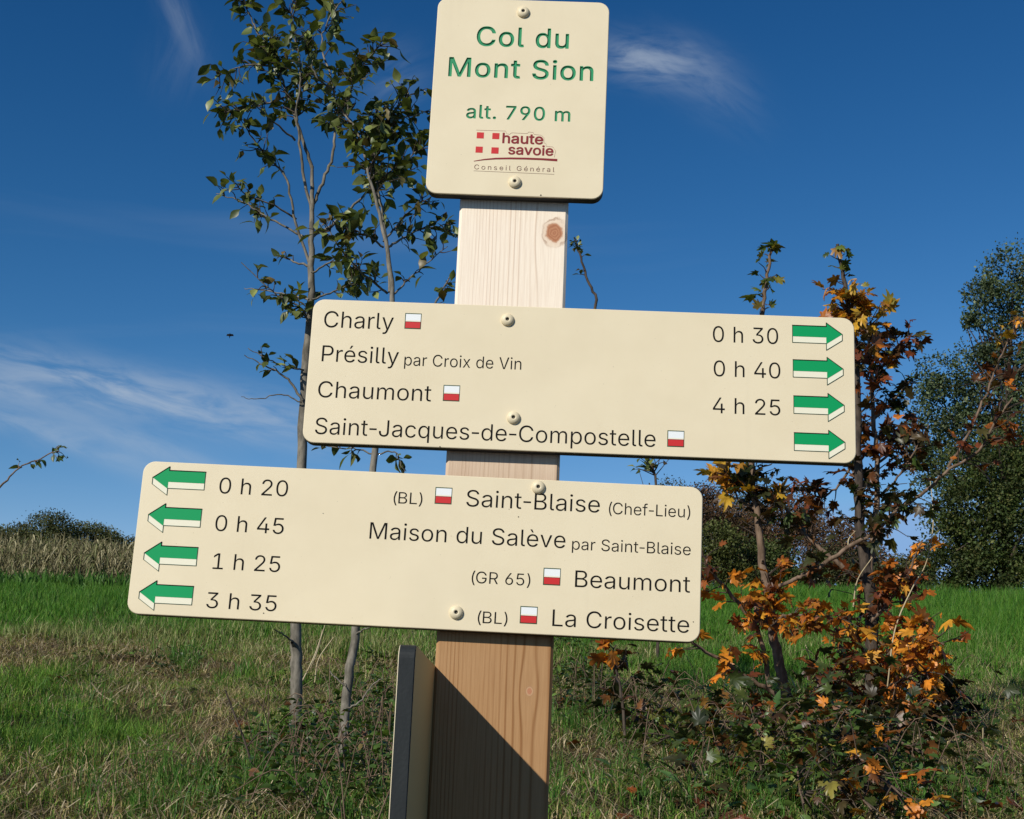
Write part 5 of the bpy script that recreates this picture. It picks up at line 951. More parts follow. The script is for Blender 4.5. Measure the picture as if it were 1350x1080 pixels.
stm = [
 dict(name='trunk', ground=True, knots=4, s=(m_, m_), r=(8.0, 1.8), p=[(1046, 968), (1040, 930), (1028, 880), (1018, 830), (1014, 790), (1005, 735), (998, 680), (991, 615), (996, 510), (1004, 420), (1011, 370), (1018, 324)],
      leaves=[(0.82, 1.0, 11, 16, 1.0, MG), (0.28, 0.42, 14, 34, 3.0, MO), (0.5, 0.66, 9, 34, 2.4, MD)]),
 dict(name='trunk', bark=BARK_DARK, ground=True, knots=3, s=(m_+.35, m_+.2), r=(10.0, 2.2), p=[(1150, 962), (1150, 880), (1147, 790), (1140, 740), (1133, 680), (1131, 600), (1129, 500), (1122, 430), (1115, 386), (1104, 322)],  # darker bark puts the shade on this stem into its colour
      leaves=[(0.90, 1.0, 6, 15, 1.0, MG), (0.78, 0.88, 16, 30, 3.0, MY), (0.55, 0.8, 14, 36, 2.4, MR), (0.3, 0.55, 12, 40, 2.4, MD), (0.1, 0.3, 12, 50, 3, MR)]),
 dict(name='branch', s=(m_+.3, m_+.4), r=(6.0, 2.2), p=[(1146, 760), (1152, 700), (1157, 633), (1152, 550), (1147, 467), (1142, 425)],
      leaves=[(0.75, 1.0, 14, 40, 3.0, MY), (0.45, 0.8, 16, 46, 3.0, MR), (0.2, 0.5, 10, 44, 2.6, MD)]),
 dict(name='branch', s=(m_+.4, m_+.4), r=(2.6, 1.0), p=[(1147, 560), (1165, 540), (1185, 520), (1203, 498)], leaves=[(0.3, 1.0, 8, 22, 2.2, MD)]),
 dict(name='branch', s=(m_+.4, m_+.4), r=(2.6, 1.0), p=[(1147, 520), (1165, 480), (1185, 455), (1203, 440)], leaves=[(0.3, 1.0, 8, 20, 2.2, MR)]),
 dict(name='branch', s=(m_+.4, m_+.4), r=(2.6, 1.0), p=[(1150, 620), (1175, 595), (1195, 585), (1215, 570)], leaves=[(0.2, 1.0, 10, 26, 2.6, MR)]),
 dict(name='branch', s=(m_+.4, m_+.2), r=(2.6, 1.0), p=[(1152, 660), (1175, 640), (1200, 605), (1225, 560)], leaves=[(0.2, 1.0, 8, 26, 2.2, MD)]),
 dict(name='branch', s=(m_+.4, m_+.4), r=(2.6, 1.0), p=[(1131, 600), (1105, 640), (1080, 655), (1050, 640)], leaves=[(0.2, 1.0, 12, 26, 2.4, MR)]),
 dict(name='branch', s=(m_-.2, m_-.5), r=(4.0, 1.6), p=Z4([(640, 440), (720, 385), (820, 325), (900, 250), (1000, 180), (1100, 95), (1190, 40)])+[(1310, 560), (1335, 525)],
      leaves=[(0.15, 0.6, 12, 30, 2.4, MD), (0.6, 1.0, 10, 40, 2.2, MR)]),
 dict(name='branch', s=(m_-.1, m_-.2), r=(3.4, 3.6), p=Z4([(480, 520), (540, 495), (590, 470), (640, 440)]), leaves=[(0.1, 1, 4, 22, 2, MD)]),
 dict(name='branch', s=(m_-.35, m_-.4), r=(2.8, 1.0), p=[(1250, 617), (1275, 575), (1300, 520), (1315, 480), (1335, 440), (1352, 420)], leaves=[(0.35, 0.8, 6, 28, 1.8, MR), (0.7, 1.0, 5, 30, 2.0, MY)]),
 dict(name='branch', s=(m_, m_), r=(4.2, 1.6), p=Z4([(705, 455), (640, 400), (555, 325), (500, 240), (420, 180), (300, 130)]), leaves=[(0.3, 1.0, 18, 34, 2.6, MD), (0.6, 1.0, 6, 24, 2.0, MY)]),
 dict(name='branch', s=(m_, m_), r=(2.4, 1.0), p=[(998, 672), (975, 660), (965, 635), (950, 612)], leaves=[(0.4, 1.0, 7, 20, 1.8, MY)]),
 dict(name='branch', s=(m_, m_-.2), r=(4.4, 2.0), p=[(1040, 925), (1028, 918), (985, 893), (950, 870), (914, 848), (895, 830)], leaves=[(0.3, 1.0, 7, 34, 1.8, MO)]),
 dict(name='branch', s=(m_-.1, m_-.3), r=(4.4, 2.0), p=[(1015, 905), (998, 830), (961, 782), (935, 750), (925, 725)], leaves=[(0.1, 0.6, 10, 34, 2.6, MO), (0.6, 1.0, 5, 24, 1.4, MR)]),
 dict(name='branch', s=(m_-.3, m_-.6), r=(4.2, 1.4), p=[(1060, 1000), (1051, 995), (1000, 985), (925, 969), (883, 960), (840, 940)], leaves=[(0.3, 1.0, 16, 44, 2.4, MG)]),
 dict(name='branch', s=(m_, m_-.3), r=(3.4, 1.4), p=[(1017, 830), (1030, 815), (1055, 810), (1075, 820)], leaves=[(0.2, 1.0, 12, 30, 2.6, MO)]),
 dict(name='branch', s=(m_+.2, m_-.1), r=(3.8, 1.4), p=[(1150, 880), (1135, 850), (1120, 825), (1105, 815)], leaves=[(0.1, 1.0, 14, 40, 2.8, MO)]),
 dict(name='branch', s=(m_+.2, m_-.3), r=(3.8, 1.4), p=[(1150, 900), (1175, 860), (1205, 840), (1245, 850)], leaves=[(0.1, 1.0, 20, 40, 3.0, MO)]),
 dict(name='branch', s=(m_+.2, m_-.3), r=(3.6, 1.2), p=[(1150, 920), (1170, 905), (1195, 895), (1225, 880)], leaves=[(0.1, 1.0, 18, 40, 3.0, MO)]),
 dict(name='branch', s=(m_+.2, m_-.4), r=(3.6, 1.2), p=[(1148, 930), (1125, 905), (1100, 895), (1080, 905)], leaves=[(0.1, 1.0, 16, 40, 3.0, MR)]),
 dict(name='branch', s=(m_+.2, m_+.1), r=(3.6, 1.2), p=[(1148, 820), (1175, 790), (1195, 760), (1215, 715)], leaves=[(0.1, 0.6, 10, 34, 2.6, MR), (0.6, 1.0, 6, 24, 1.6, MO)]),
 dict(name='branch', bark=BARK_DARK, s=(m_+.3, m_+.1), r=(3.4, 1.2), p=[(1150, 955), (1180, 935), (1215, 925), (1245, 925)], leaves=[(0.1, 1.0, 24, 50, 3.4, MD)]),
 dict(name='branch', bark=BARK_DARK, s=(m_+.3, m_), r=(3.4, 1.2), p=[(1150, 960), (1170, 960), (1200, 965), (1225, 970)], leaves=[(0.1, 1.0, 24, 50, 3.4, MD)]),
]
def hs(px, py, up): return float(hit(px, py+up)[1]-CAM[1])
for (x1, y1, up, nt_, pal) in [(1170, 1020, 50, 20, MD), (1110, 1045, 60, 20, MD), (1060, 1060, 55, 18, MG), (1000, 1030, 45, 14, MG), (940, 1010, 40, 12, MG), (1190, 1050, 70, 16, MO), (1215, 990, 50, 14, MD), (1130, 985, 60, 18, MD),
                               (1080, 1010, 70, 14, MG), (870, 975, 30, 10, MG), (970, 975, 50, 10, MR), (1150, 1068, 60, 14, MD)]:
    xm, ym = (1048+x1)/2+rng.uniform(-12, 12), (955+y1)/2-rng.uniform(8, 26)
    stm.append(dict(name='branch', s=(m_, hs(x1, y1, up)), r=(3.6, 1.2), p=[(1048, 962), (xm, ym), (x1, y1)], leaves=[(0.3, 1.0, nt_, 44, 2.6, pal)]))
n3 = woody(maple, bm, stm, BARK_BROWN, BARK_DARK, MAPLES, MAPLE_ME, 0.052, sides=8, dens=2.0)
print('leaves', n1, n2, n3)

# a small maple seedling by the post and leafy undergrowth
bs = base_of(820, 985)
seed = empty('maple_seedling', bs); tag(seed, 'low maple seedling with a few orange leaves close right of the post', 'maple')
ss = bs[1]-CAM[1]
woody(seed, bs, [dict(name='stem', ground=True, s=(ss, ss), r=(2.6, 1.0), p=[(825, 985), (822, 940), (816, 900), (808, 868), (812, 850)], leaves=[(0.6, 1.0, 7, 22, 2.2, MO), (0.2, 0.7, 8, 34, 2.2, MD)])], BARK_DARK, BARK_DARK, MAPLES, MAPLE_ME, 0.055)

# ------------------------------------------------------------------ grass and ground cover
def scatter(n, s0, s1, wide=0.40, margin=0.5, power=1.0):
    u = rng.uniform(0, 1, n); s = s0+(s1-s0)*u**power
    xc = CAM[0]-math.tan(YAW)*s
    x = xc+rng.uniform(-1, 1, n)*(wide*s+margin); return x, s+CAM[1]
def blades(name, x, y, h, w, lean, col, label, cat, segs=2, off=0.0):
    n = len(x); z = gz(x, y)-0.01+off; th = rng.uniform(0, 2*math.pi, n); fx, fy = np.cos(th), np.sin(th)
    ph = rng.uniform(0, 2*math.pi, n); lx, ly = np.cos(ph), np.sin(ph)
    V = np.zeros((n, 5, 3)); L = lean
    m = h*0.55; V[:, 0] = np.stack([x-fx*w/2, y-fy*w/2, z], -1); V[:, 1] = np.stack([x+fx*w/2, y+fy*w/2, z], -1)
    mx, my, mz = x+lx*m*L*0.45, y+ly*m*L*0.45, z+m*np.sqrt(np.clip(1-(L*0.45)**2, 0.05, 1))
    V[:, 2] = np.stack([mx-fx*w*0.42, my-fy*w*0.42, mz], -1); V[:, 3] = np.stack([mx+fx*w*0.42, my+fy*w*0.42, mz], -1)
    V[:, 4] = np.stack([x+lx*h*L, y+ly*h*L, z+h*np.clip(1-0.65*L*L, 0.06, 1)], -1)
    Fs = np.array([(0, 1, 3), (0, 3, 2), (2, 3, 4)])[None]+(np.arange(n)*5)[:, None, None]
    me = np_mesh(name, V.reshape(-1, 3), Fs.reshape(-1, 3), np.repeat(col, 5, 0), GRASS_M)
    o = mesh_obj(name, me); tag(o, label, cat, kind='stuff'); return o
def grass_cols(n, d):
    g = pick([(4, (0.048, 0.115, 0.013)), (3, (0.08, 0.165, 0.02)), (2.4, (0.14, 0.19, 0.035))], n)
    b = pick([(3, (0.29, 0.225, 0.11)), (2, (0.20, 0.165, 0.06)), (2.4, (0.42, 0.34, 0.18)), (3, (0.13, 0.155, 0.035)), (1.2, (0.11, 0.065, 0.035))], n)
    t = (rng.uniform(0, 1, n) < d)[:, None]; return np.where(t, b*1.12, g*1.15)
# near turf, short and matted
x, y = scatter(290000, 2.3, 7.8, power=0.9); d = ground_color(x, y)
keep = rng.uniform(0, 1, len(x)) < np.clip(1.15-0.60*d, 0, 1); x, y, d = x[keep], y[keep], d[keep]; n = len(x)
tuft = np.clip(nz(x, y, 6.0, 2)+0.1, 0, 1)
h = (0.018+0.038*rng.uniform(0, 1, n)+0.065*tuft*(1-d)); w = rng.uniform(0.0014, 0.0032, n)
blades('near_grass', x, y, h, w, np.clip(rng.normal(0.55+0.25*d, 0.25, n), 0.05, 0.98), grass_cols(n, np.clip(d*1.05-0.02, 0, 1))*np.clip(1.28+0.5*nz(x, y, 9.0, 3), 0.6, 1.9)[:, None], 'short matted turf of green and dried blades on the bank', 'grass')
# lush grass further up
x, y = scatter(270000, 7.0, 15.5, power=1.15); d = ground_color(x, y); n = len(x)
right = np.clip((x-0.5)/1.5, 0, 1)*np.clip(((y-CAM[1])-7.5)/2.0, 0, 1)
tf = np.clip(nz(x, y, 3.0, 2)+0.2, 0, 1); h = 0.035+0.05*rng.uniform(0, 1, n)+0.06*tf+0.12*right*rng.uniform(0.3, 1, n); w = rng.uniform(0.003, 0.006, n)
blades('field_grass', x, y, h, w, np.clip(rng.normal(0.35, 0.2, n), 0.05, 0.9), grass_cols(n, np.clip(d, 0, 1)*0.9)*np.array([0.85, 1.08, 0.9]), 'lush bright green grass along the top of the bank', 'grass')
# far meadow up to the crops
x, y = scatter(40000, 15.0, 62.0, power=1.6); n = len(x)
blades('meadow_grass', x, y, rng.uniform(0.10, 0.25, n), rng.uniform(0.012, 0.03, n), rng.uniform(0.1, 0.6, n), pick([(1, (0.05, 0.13, 0.018)), (1, (0.08, 0.16, 0.03))], n), 'far green meadow grass below the maize', 'grass')
# taller tufts
tx, ty, td = [], [], []
for (px, py, k, r_) in [(30, 940, 26, .2), (60, 1000, 20, .2), (290, 1035, 26, .16), (300, 900, 10, .1), (230, 1060, 14, .12), (240, 880, 8, .1), (190, 840, 10, .2), (420, 850, 10, .15), (1010, 800, 20, .8), (950, 890, 26, .2), (1250, 800, 34, 1.2), (1330, 840, 26, .8),
                        (1110, 800, 20, .8), (1190, 830, 16, .5), (850, 880, 16, .3), (760, 850, 20, .3), (800, 960, 8, .15), (845, 1050, 10, .12), (760, 1040, 8, .12), (1310, 1020, 10, .15), (1200, 1060, 10, .15), (120, 800, 20, 1.0), (1330, 930, 14, .3), (420, 1000, 22, .12), (470, 1060, 26, .14), (490, 930, 14, .1), (370, 1050, 16, .12), (780, 930, 22, .14), (850, 970, 22, .16), (930, 910, 24, .2), (960, 1000, 22, .16), (1040, 1040, 24, .2), (1120, 1060, 26, .2), (1180, 1040, 20, .2), (1010, 930, 18, .16), (880, 1040, 22, .2)]:
    c = hit(px, py)
    for _ in range(k):
        q = rng.normal(0, r_, 2); m = rng.integers(14, 30); tx.append(c[0]+q[0]+rng.normal(0, 0.022, m)); ty.append(c[1]+q[1]*1.3+rng.normal(0, 0.022, m)); td.append(np.full(m, rng.uniform(0.7, 1.3)))
x, y, k = map(np.concatenate, (tx, ty, td)); n = len(x); sc_ = np.clip((y-CAM[1])/7, 0.75, 1.7)
blades('grass_tufts', x, y, rng.uniform(0.07, 0.17, n)*sc_, rng.uniform(0.002, 0.004, n)*sc_, rng.uniform(0.1, 0.75, n), pick([(3, (0.045, 0.13, 0.016)), (2, (0.085, 0.19, 0.03)), (1, (0.12, 0.17, 0.04))], n)*k[:, None], 'bright green tufts of longer grass scattered on the bank', 'grass')
# dead straw lying flat
x, y = scatter(90000, 2.3, 8.5, power=0.9); d = ground_color(x, y); keep = rng.uniform(0, 1, len(x)) < 0.12+0.88*d**1.5; x, y = x[keep], y[keep]; n = len(x)
L = rng.uniform(0.03, 0.13, n); th = rng.uniform(0, 2*math.pi, n)+0.7*nz(x, y, 1.0, 6); dx, dy = np.cos(th)*L, np.sin(th)*L; w = rng.uniform(0.0006, 0.0015, n)
z0 = gz(x, y)+rng.uniform(0.005, 0.045, n); z1 = gz(x+dx, y+dy)+rng.uniform(0.004, 0.05, n); mz = (z0+z1)/2+L*0.08
V = np.zeros((n, 5, 3)); ox, oy = -np.sin(th)*w, np.cos(th)*w
V[:, 0] = np.stack([x-ox, y-oy, z0], -1); V[:, 1] = np.stack([x+ox, y+oy, z0], -1); V[:, 2] = np.stack([x+dx/2-ox, y+dy/2-oy, mz], -1); V[:, 3] = np.stack([x+dx/2+ox, y+dy/2+oy, mz], -1); V[:, 4] = np.stack([x+dx, y+dy, z1], -1)
Fs = np.array([(0, 1, 3), (0, 3, 2), (2, 3, 4)])[None]+(np.arange(n)*5)[:, None, None]
tag(mesh_obj('dead_straw', np_mesh('dead_straw', V.reshape(-1, 3), Fs.reshape(-1, 3), np.repeat(pick([(3, (0.34, 0.26, 0.15)), (2, (0.17, 0.115, 0.06)), (2, (0.55, 0.45, 0.28))], n), 5, 0), GRASS_M)), 'tangled dead straw lying in brown patches on the bank', 'straw', kind='stuff')

# thin tangled bramble stems
tb = Tubes()
for (px, py, k, r_) in [(430, 1020, 60, .14), (490, 960, 34, .10), (470, 1075, 40, .14), (780, 930, 30, .12), (880, 960, 34, .18), (1000, 1030, 40, .2), (1120, 1030, 60, .25), (1190, 970, 40, .2), (1160, 900, 30, .2)]:
    c = hit(px, py)
    for _ in range(k):
        q = rng.normal(0, r_, 2)*np.array([1, 1.3]); a = np.array([c[0]+q[0], c[1]+q[1], 0.0]); a[2] = float(gz(a[0], a[1]))-0.01
        d = rng.normal(0, 1, 2); d /= np.linalg.norm(d); L = rng.uniform(0.08, 0.28); up = rng.uniform(0.05, 0.22)
        m_p = a+np.array([d[0]*L*.5, d[1]*L*.5, up]); e = a+np.array([d[0]*L, d[1]*L, up*rng.uniform(-0.1, 0.9)])
        tb.add(smooth_path([a, m_p, e], 4), (0.0017, 0.0007), 4)
tag(mesh_obj('bramble_stems', tb.mesh('bramble_stems', BARK_BROWN)), 'tangle of thin brown bramble stems in the undergrowth', 'bramble', kind='stuff')

# broad leaves close to the ground
def ground_leaves(name, spots, pal, tmpl, size, lift, label, cat, stand=0.5):
    P, D, N, S = [], [], [], []
    for (px, py, k, r_, up) in spots:
        c = hit(px, py); q = rng.normal(0, 1, (k, 2))*np.array([r_, r_*1.4]); x = c[0]+q[:, 0]; y = c[1]+q[:, 1]
        z = gz(x, y)+lift+up*rng.uniform(0, 1, k)*np.exp(-(q**2).sum(1)/(2*r_*r_)*0.5)
        P.append(np.stack([x, y, z], -1)); a = rng.normal(0, 1, (k, 3)); a[:, 2] = rng.uniform(-0.2, stand, k); D.append(a)
        N.append(rng.normal(0, 0.4, (k, 3))+np.array([0, 0, 1.0])); S.append(size*rng.uniform(0.5, 1.2, k))
    P, D, N, S = map(np.concatenate, (P, D, N, S))
    me = joined_leaves(name, tmpl, P, frames(D, N), S, pick(pal, len(P)), LEAF_ATT)
    o = mesh_obj(name, me); tag(o, label, cat, kind='stuff'); return o
WG = [(3, (0.03, 0.06, 0.012)), (3, (0.06, 0.11, 0.02)), (2, (0.11, 0.18, 0.035)), (0.5, (0.16, 0.07, 0.03))]
WM = [(4, (0.032, 0.042, 0.012)), (3, (0.06, 0.085, 0.018)), (1.5, (0.09, 0.04, 0.014)), (1, (0.28, 0.09, 0.015))]
ground_leaves('undergrowth', [(400, 1000, 510, .09, .16), (430, 1050, 578, .13, .2), (480, 1000, 578, .10, .24), (500, 940, 306, .08, .16), (370, 1010, 204, .08, .10), (470, 1075, 442, .13, .2), (490, 890, 153, .06, .12), (400, 900, 68, .1, .03),
                              (240, 880, 119, .06, .04), (210, 895, 85, .05, .03), (150, 880, 102, .1, .02), (90, 900, 68, .08, .02)], WG, OVALS, 0.024, 0.01, 'dark leafy undergrowth round the foot of the saplings', 'undergrowth', 0.6)
ground_leaves('ground_ivy', [(765, 905, 510, .09, .12), (780, 950, 442, .10, .14), (750, 870, 306, .10, .10), (1010, 1050, 272, .2, .2), (1100, 1040, 340, .2, .25),
                             (1160, 1060, 340, .2, .2), (1210, 1000, 255, .2, .2), (1180, 940, 272, .2, .2), (1250, 1060, 119, .2, .1)], WG, OVALS, 0.026, 0.012, 'low dark green leaves beside the post and under the maple', 'undergrowth', 0.6)
ground_leaves('low_maple_shoots', [(840, 945, 60, .10, .22), (890, 975, 60, .12, .2), (960, 1010, 50, .12, .22), (1010, 1050, 50, .14, .3), (1090, 1040, 90, .2, .40), (1160, 1040, 90, .2, .40), (1200, 990, 70, .2, .4), (1130, 980, 90, .18, .4)],
              WM, MAPLES, 0.045, 0.02, 'low green and brown lobed leaves of shoots spreading under the maple', 'undergrowth', 0.5)
ground_leaves('dock_leaves', [(240, 872, 16, .05, .04), (225, 880, 12, .04, .03), (250, 925, 8, .04, .02), (95, 945, 10, .05, .02), (850, 1060, 18, .05, .10), (1150, 1050, 34, .08, .2), (1000, 1070, 16, .06, .14), (480, 1060, 16, .05, .10), (950, 930, 10, .05, .08), (1040, 1010, 14, .06, .2)],
              [(1, (0.05, 0.11, 0.025)), (1, (0.085, 0.16, 0.045))], WEEDS, 0.055, 0.01, 'long pale green dock leaves in the turf', 'weed', 0.9)
ground_leaves('fallen_leaves', [(1150, 1060, 40, .25, .0), (1050, 1060, 30, .25, .0), (850, 1000, 8, .2, .0), (960, 1050, 16, .2, .0), (400, 950, 6, .12, .0), (1250, 960, 10, .25, .0)], MR, MAPLES, 0.045, 0.03, 'fallen rusty maple leaves lying in the grass', 'leaves', 0.1)
# small fine stuff under the bush: dead stems
def stalks(name, rows, mat, label, cat):
    tb = Tubes()
    for (x0, y0, x1, y1, s, r) in rows:
        a = at(x0, y0, s); b = at(x1, y1, s); m = (a+b)/2+rng.normal(0, 0.01, 3)
        tb.add(smooth_path([a, m, b], 5), np.linspace(r, r*0.5, 11)*s/F, 4)
    o = mesh_obj(name, tb.mesh(name, mat)); tag(o, label, cat, kind='stuff'); return o
def down(px, py, s, dx=6): return None
rows = []
for (x0, y0, x1, y1) in [(984, 966, 976, 905), (1005, 980, 998, 950), (1113, 1050, 1112, 985), (1118, 1000, 1120, 985), (1105, 940, 1118, 885), (1150, 1010, 1155, 975), (1165, 1000, 1172, 960), (1182, 960, 1185, 835), (1212, 960, 1216, 845), (1186, 1050, 1186, 1010),
                         (1070, 940, 1064, 900), (1080, 910, 1062, 850), (395, 905, 430, 820), (415, 900, 440, 840), (410, 880, 425, 830), (330, 1060, 370, 1010), (400, 990, 470, 1010), (410, 1015, 452, 1030), (480, 1050, 510, 1010), (470, 1000, 480, 960), (440, 1060, 500, 1020),
                         (120, 900, 160, 930), (230, 860, 255, 875), (210, 930, 245, 935), (300, 1015, 340, 1000), (1120, 890, 1155, 872), (1118, 720, 1128, 700), (1125, 800, 1150, 735), (1296, 960, 1312, 1005), (1105, 1010, 1098, 960), (1080, 1070, 1090, 1020), (1130, 960, 1142, 905)]:
    c = hit((x0+x1)/2, max(y0, y1)); s = c[1]-CAM[1]-0.03
    rows.append((x0, y0, x1, y1, min(s, SM+0.1) if x0 > 1000 else s, 1.15))
stalks('dead_stems', rows, STRAW, 'pale dead stems standing and lying in the undergrowth', 'dry stems')
c = base_of(1188, 800)
dg_ = empty('dry_grass_stalk', base_of(1195, 905)); tag(dg_, 'long pale curved grass stalk hanging beside the maple against the trees', 'grass stalk')
tb = Tubes(); tb.add(smooth_path([at(1170, 905, SM-.1), at(1180, 830, SM-.15), at(1203, 775, SM-.15), at(1220, 745, SM-.15), at(1229, 705, SM-.15), at(1230, 670, SM-.15), at(1226, 630, SM-.15)], 5), (1.0*SM/F, 0.5*SM/F), 5)
mesh_obj('stem', tb.mesh('stem', STRAW), dg_, np.array(dg_.location))
# the dark bent twig standing in the turf left of the saplings
tw_ = empty('fallen_twig', base_of(345, 1035)); tag(tw_, 'thin dark dead twig sticking up from the turf left of the saplings', 'twig')
c = base_of(345, 1035); s = c[1]-CAM[1]
tb = Tubes(); tb.add(smooth_path([np.array([c[0], c[1], c[2]-.03]), at(325, 985, s), at(308, 940, s), at(297, 910, s)], 5), (2.0*s/F, 0.9*s/F), 5)
tb.add(smooth_path([at(325, 985, s), at(345, 965, s), at(370, 970, s)], 4), (1.1*s/F, 0.5*s/F), 4)
mesh_obj('stem', tb.mesh('stem', BARK_DARK), tw_, np.array(tw_.location))

# ------------------------------------------------------------------ far things
def tree(name, label, group, base_px, s, blobs, n, pal, leaf, trunk_px=None, gap=0.35, trunk_r=3.0, bark=BARK_DARK, gf=1.6, shape=1.0, gseed=3):
    """blobs: (px, py, half width px, half height px); crown leaves fill the blobs with gaps"""
    b = at(base_px[0], base_px[1], s); b[2] = float(gz(b[0], b[1])); root = empty(name, b); tag(root, label, 'tree', group)
    sc_ = s/F; tb = Tubes(); top = min(q[1]-q[3] for q in blobs); cx_ = trunk_px or base_px[0]
    tpt = at(cx_, top+0.15*(base_px[1]-top), s); tb.add(smooth_path([b-np.array([0, 0, .3]), (b+tpt)/2+rng.normal(0, 2*sc_, 3), tpt], 6), (trunk_r*sc_, trunk_r*0.25*sc_), 7)
    mesh_obj('trunk', tb.mesh('trunk', bark), root, b)
    lim = Tubes(); area = np.array([q[2]*q[3] for q in blobs], float); cnt = (n*area/area.sum()).astype(int)
    P = []; Cc = []
    for (px, py, hw, hh), m in zip(blobs, cnt):
        c = at(px, py, s+rng.uniform(-0.3, 0.3)*hw*sc_); 
        for _ in range(3):
            t = rng.uniform(0.25, 0.85); st_ = b+(tpt-b)*t; e = c+rng.normal(0, 0.45, 3)*np.array([hw, hw, hh])*sc_
            lim.add(smooth_path([st_, (st_+e)/2+np.array([0, 0, -0.1*hh*sc_]), e], 4), (trunk_r*0.4*sc_, trunk_r*0.1*sc_), 5)
        u = rng.normal(0, 1, (int(m*2.2), 3)); u /= np.linalg.norm(u, axis=1)[:, None]; rr = rng.uniform(0, 1, len(u))**(1/2.2)*(1+0.10*rng.normal(0, 1, len(u)))
        q = c+u*rr[:, None]*np.array([hw, hw*0.8, hh])*sc_
        k = gf/(10*sc_*3)
        g = np.sin(q[:, 0]*k*1.3+gseed+2*np.sin(q[:, 2]*k*.7))+np.sin(q[:, 2]*k*1.7+gseed*2+1.5*np.sin(q[:, 1]*k))+np.sin(q[:, 1]*k*1.5+gseed*3+q[:, 0]*k*.5)
        q = q[(g+rng.normal(0, 0.5, len(q))) > (gap*4-2.0)][:m]; P.append(q)
    if lim.n: mesh_obj('limbs', lim.mesh('limbs', bark), root, b)
    P = np.concatenate(P); m = len(P); C_ = pick(pal, m)
    k = gf/(26*sc_*3); tone = 1+0.22*np.sin(P[:, 0]*k*2+P[:, 2]*k*2.6+gseed)+0.18*np.sin(P[:, 2]*k*4+P[:, 1]*k*3)
    C_ = C_*tone[:, None]; D = rng.normal(0, 1, (m, 3)); N = rng.normal(0, 0.8, (m, 3))+np.array([0, -0.15, 0.8])
    quad = (np.array([(0, -0.5, 0), (0.33, 0.0, 0.06), (0, 0.55, 0), (-0.33, 0.05, 0.06)]), np.array([(0, 1, 2), (0, 2, 3)]))
    me = joined_leaves('crown', [quad], P-b, frames(D, N), leaf*sc_*rng.uniform(0.6, 1.3, m), C_, FAR_LEAF)
    mesh_obj('crown', me, root); return root
# the tall airy tree and its darker neighbours at the right edge
TG = [(4, (0.030, 0.060, 0.022)), (2, (0.05, 0.085, 0.03)), (1, (0.075, 0.105, 0.035))]
TB = [(4, (0.050, 0.075, 0.030)), (2, (0.08, 0.11, 0.045)), (1, (0.15, 0.17, 0.085))]
TY = [(4, (0.040, 0.062, 0.014)), (2, (0.065, 0.085, 0.02)), (1, (0.10, 0.10, 0.03))]
tree('poplar', 'tall airy bluish green tree at the right edge with sky showing through', None, (1330, 800), 36, [(1345, 380, 62, 68), (1300, 400, 34, 48), (1292, 470, 36, 40), (1350, 470, 64, 60), (1320, 540, 60, 60), (1265, 545, 60, 60), (1238, 500, 38, 38), (1225, 590, 40, 66), (1430, 440, 90, 110), (1380, 600, 90, 100), (1278, 425, 14, 14), (1290, 620, 60, 60)],
     52000, TB, 4.6, 1335, 0.38, 6.0, BARK_DARK, 2.4, gseed=1.0)
tree('broad_tree', 'dense dark green tree standing in front of the airy one at the right edge', None, (1320, 800), 30, [(1300, 640, 80, 70), (1355, 600, 70, 60), (1260, 700, 45, 70), (1320, 720, 100, 80), (1285, 755, 65, 45), (1400, 680, 90, 120), (1250, 770, 36, 26), (1345, 765, 90, 45)],
     60000, TY, 4.4, 1330, 0.32, 7.0, BARK_DARK, 2.3, gseed=4.0)
# bushes along the edge of the field
BG = [(3, (0.045, 0.055, 0.018)), (2, (0.07, 0.075, 0.025)), (1, (0.10, 0.085, 0.035))]
BR = [(4, (0.095, 0.052, 0.030)), (2, (0.13, 0.075, 0.04)), (1.5, (0.075, 0.06, 0.028)), (1, (0.18, 0.11, 0.055))]
for (nm, lab, px, py, s, bl, n, pal, sd) in [
    ('field_bush', 'low olive bush at the foot of the wood beside the dense dark tree', 1200, 800, 42, [(1195, 765, 42, 36), (1165, 770, 36, 30), (1215, 750, 24, 34)], 9000, BG, 1.1),
    ('field_bush', 'round olive bush in the middle of the hedge behind the maple', 1110, 800, 44, [(1105, 760, 52, 42), (1070, 765, 30, 36), (1140, 768, 30, 30)], 9000, BG, 2.3),
    ('field_bush', 'yellowish green bush in the hedge left of the maple trunk', 1010, 800, 43, [(1010, 750, 46, 44), (1040, 770, 30, 30)], 8000, TY, 3.1),
    ('field_bush', 'bright olive bush showing at the right end of the lower board', 945, 800, 42, [(948, 715, 36, 30), (940, 755, 48, 40), (975, 770, 34, 30)], 9000, [(3, (0.07, 0.085, 0.02)), (1, (0.11, 0.12, 0.03))], 4.2),
    ('field_bush', 'dark bush in the hedge hidden mostly behind the lower board', 860, 800, 44, [(860, 750, 60, 46), (800, 765, 50, 34)], 5000, BG, 5.2)]:
    t = tree(nm, lab, 'bushes along the edge of the field', (px, py), s, bl, int(n*1.5), pal, 3.6, None, 0.15, 3.0, BARK_DARK, 2.0, gseed=sd); t['category'] = 'bush'
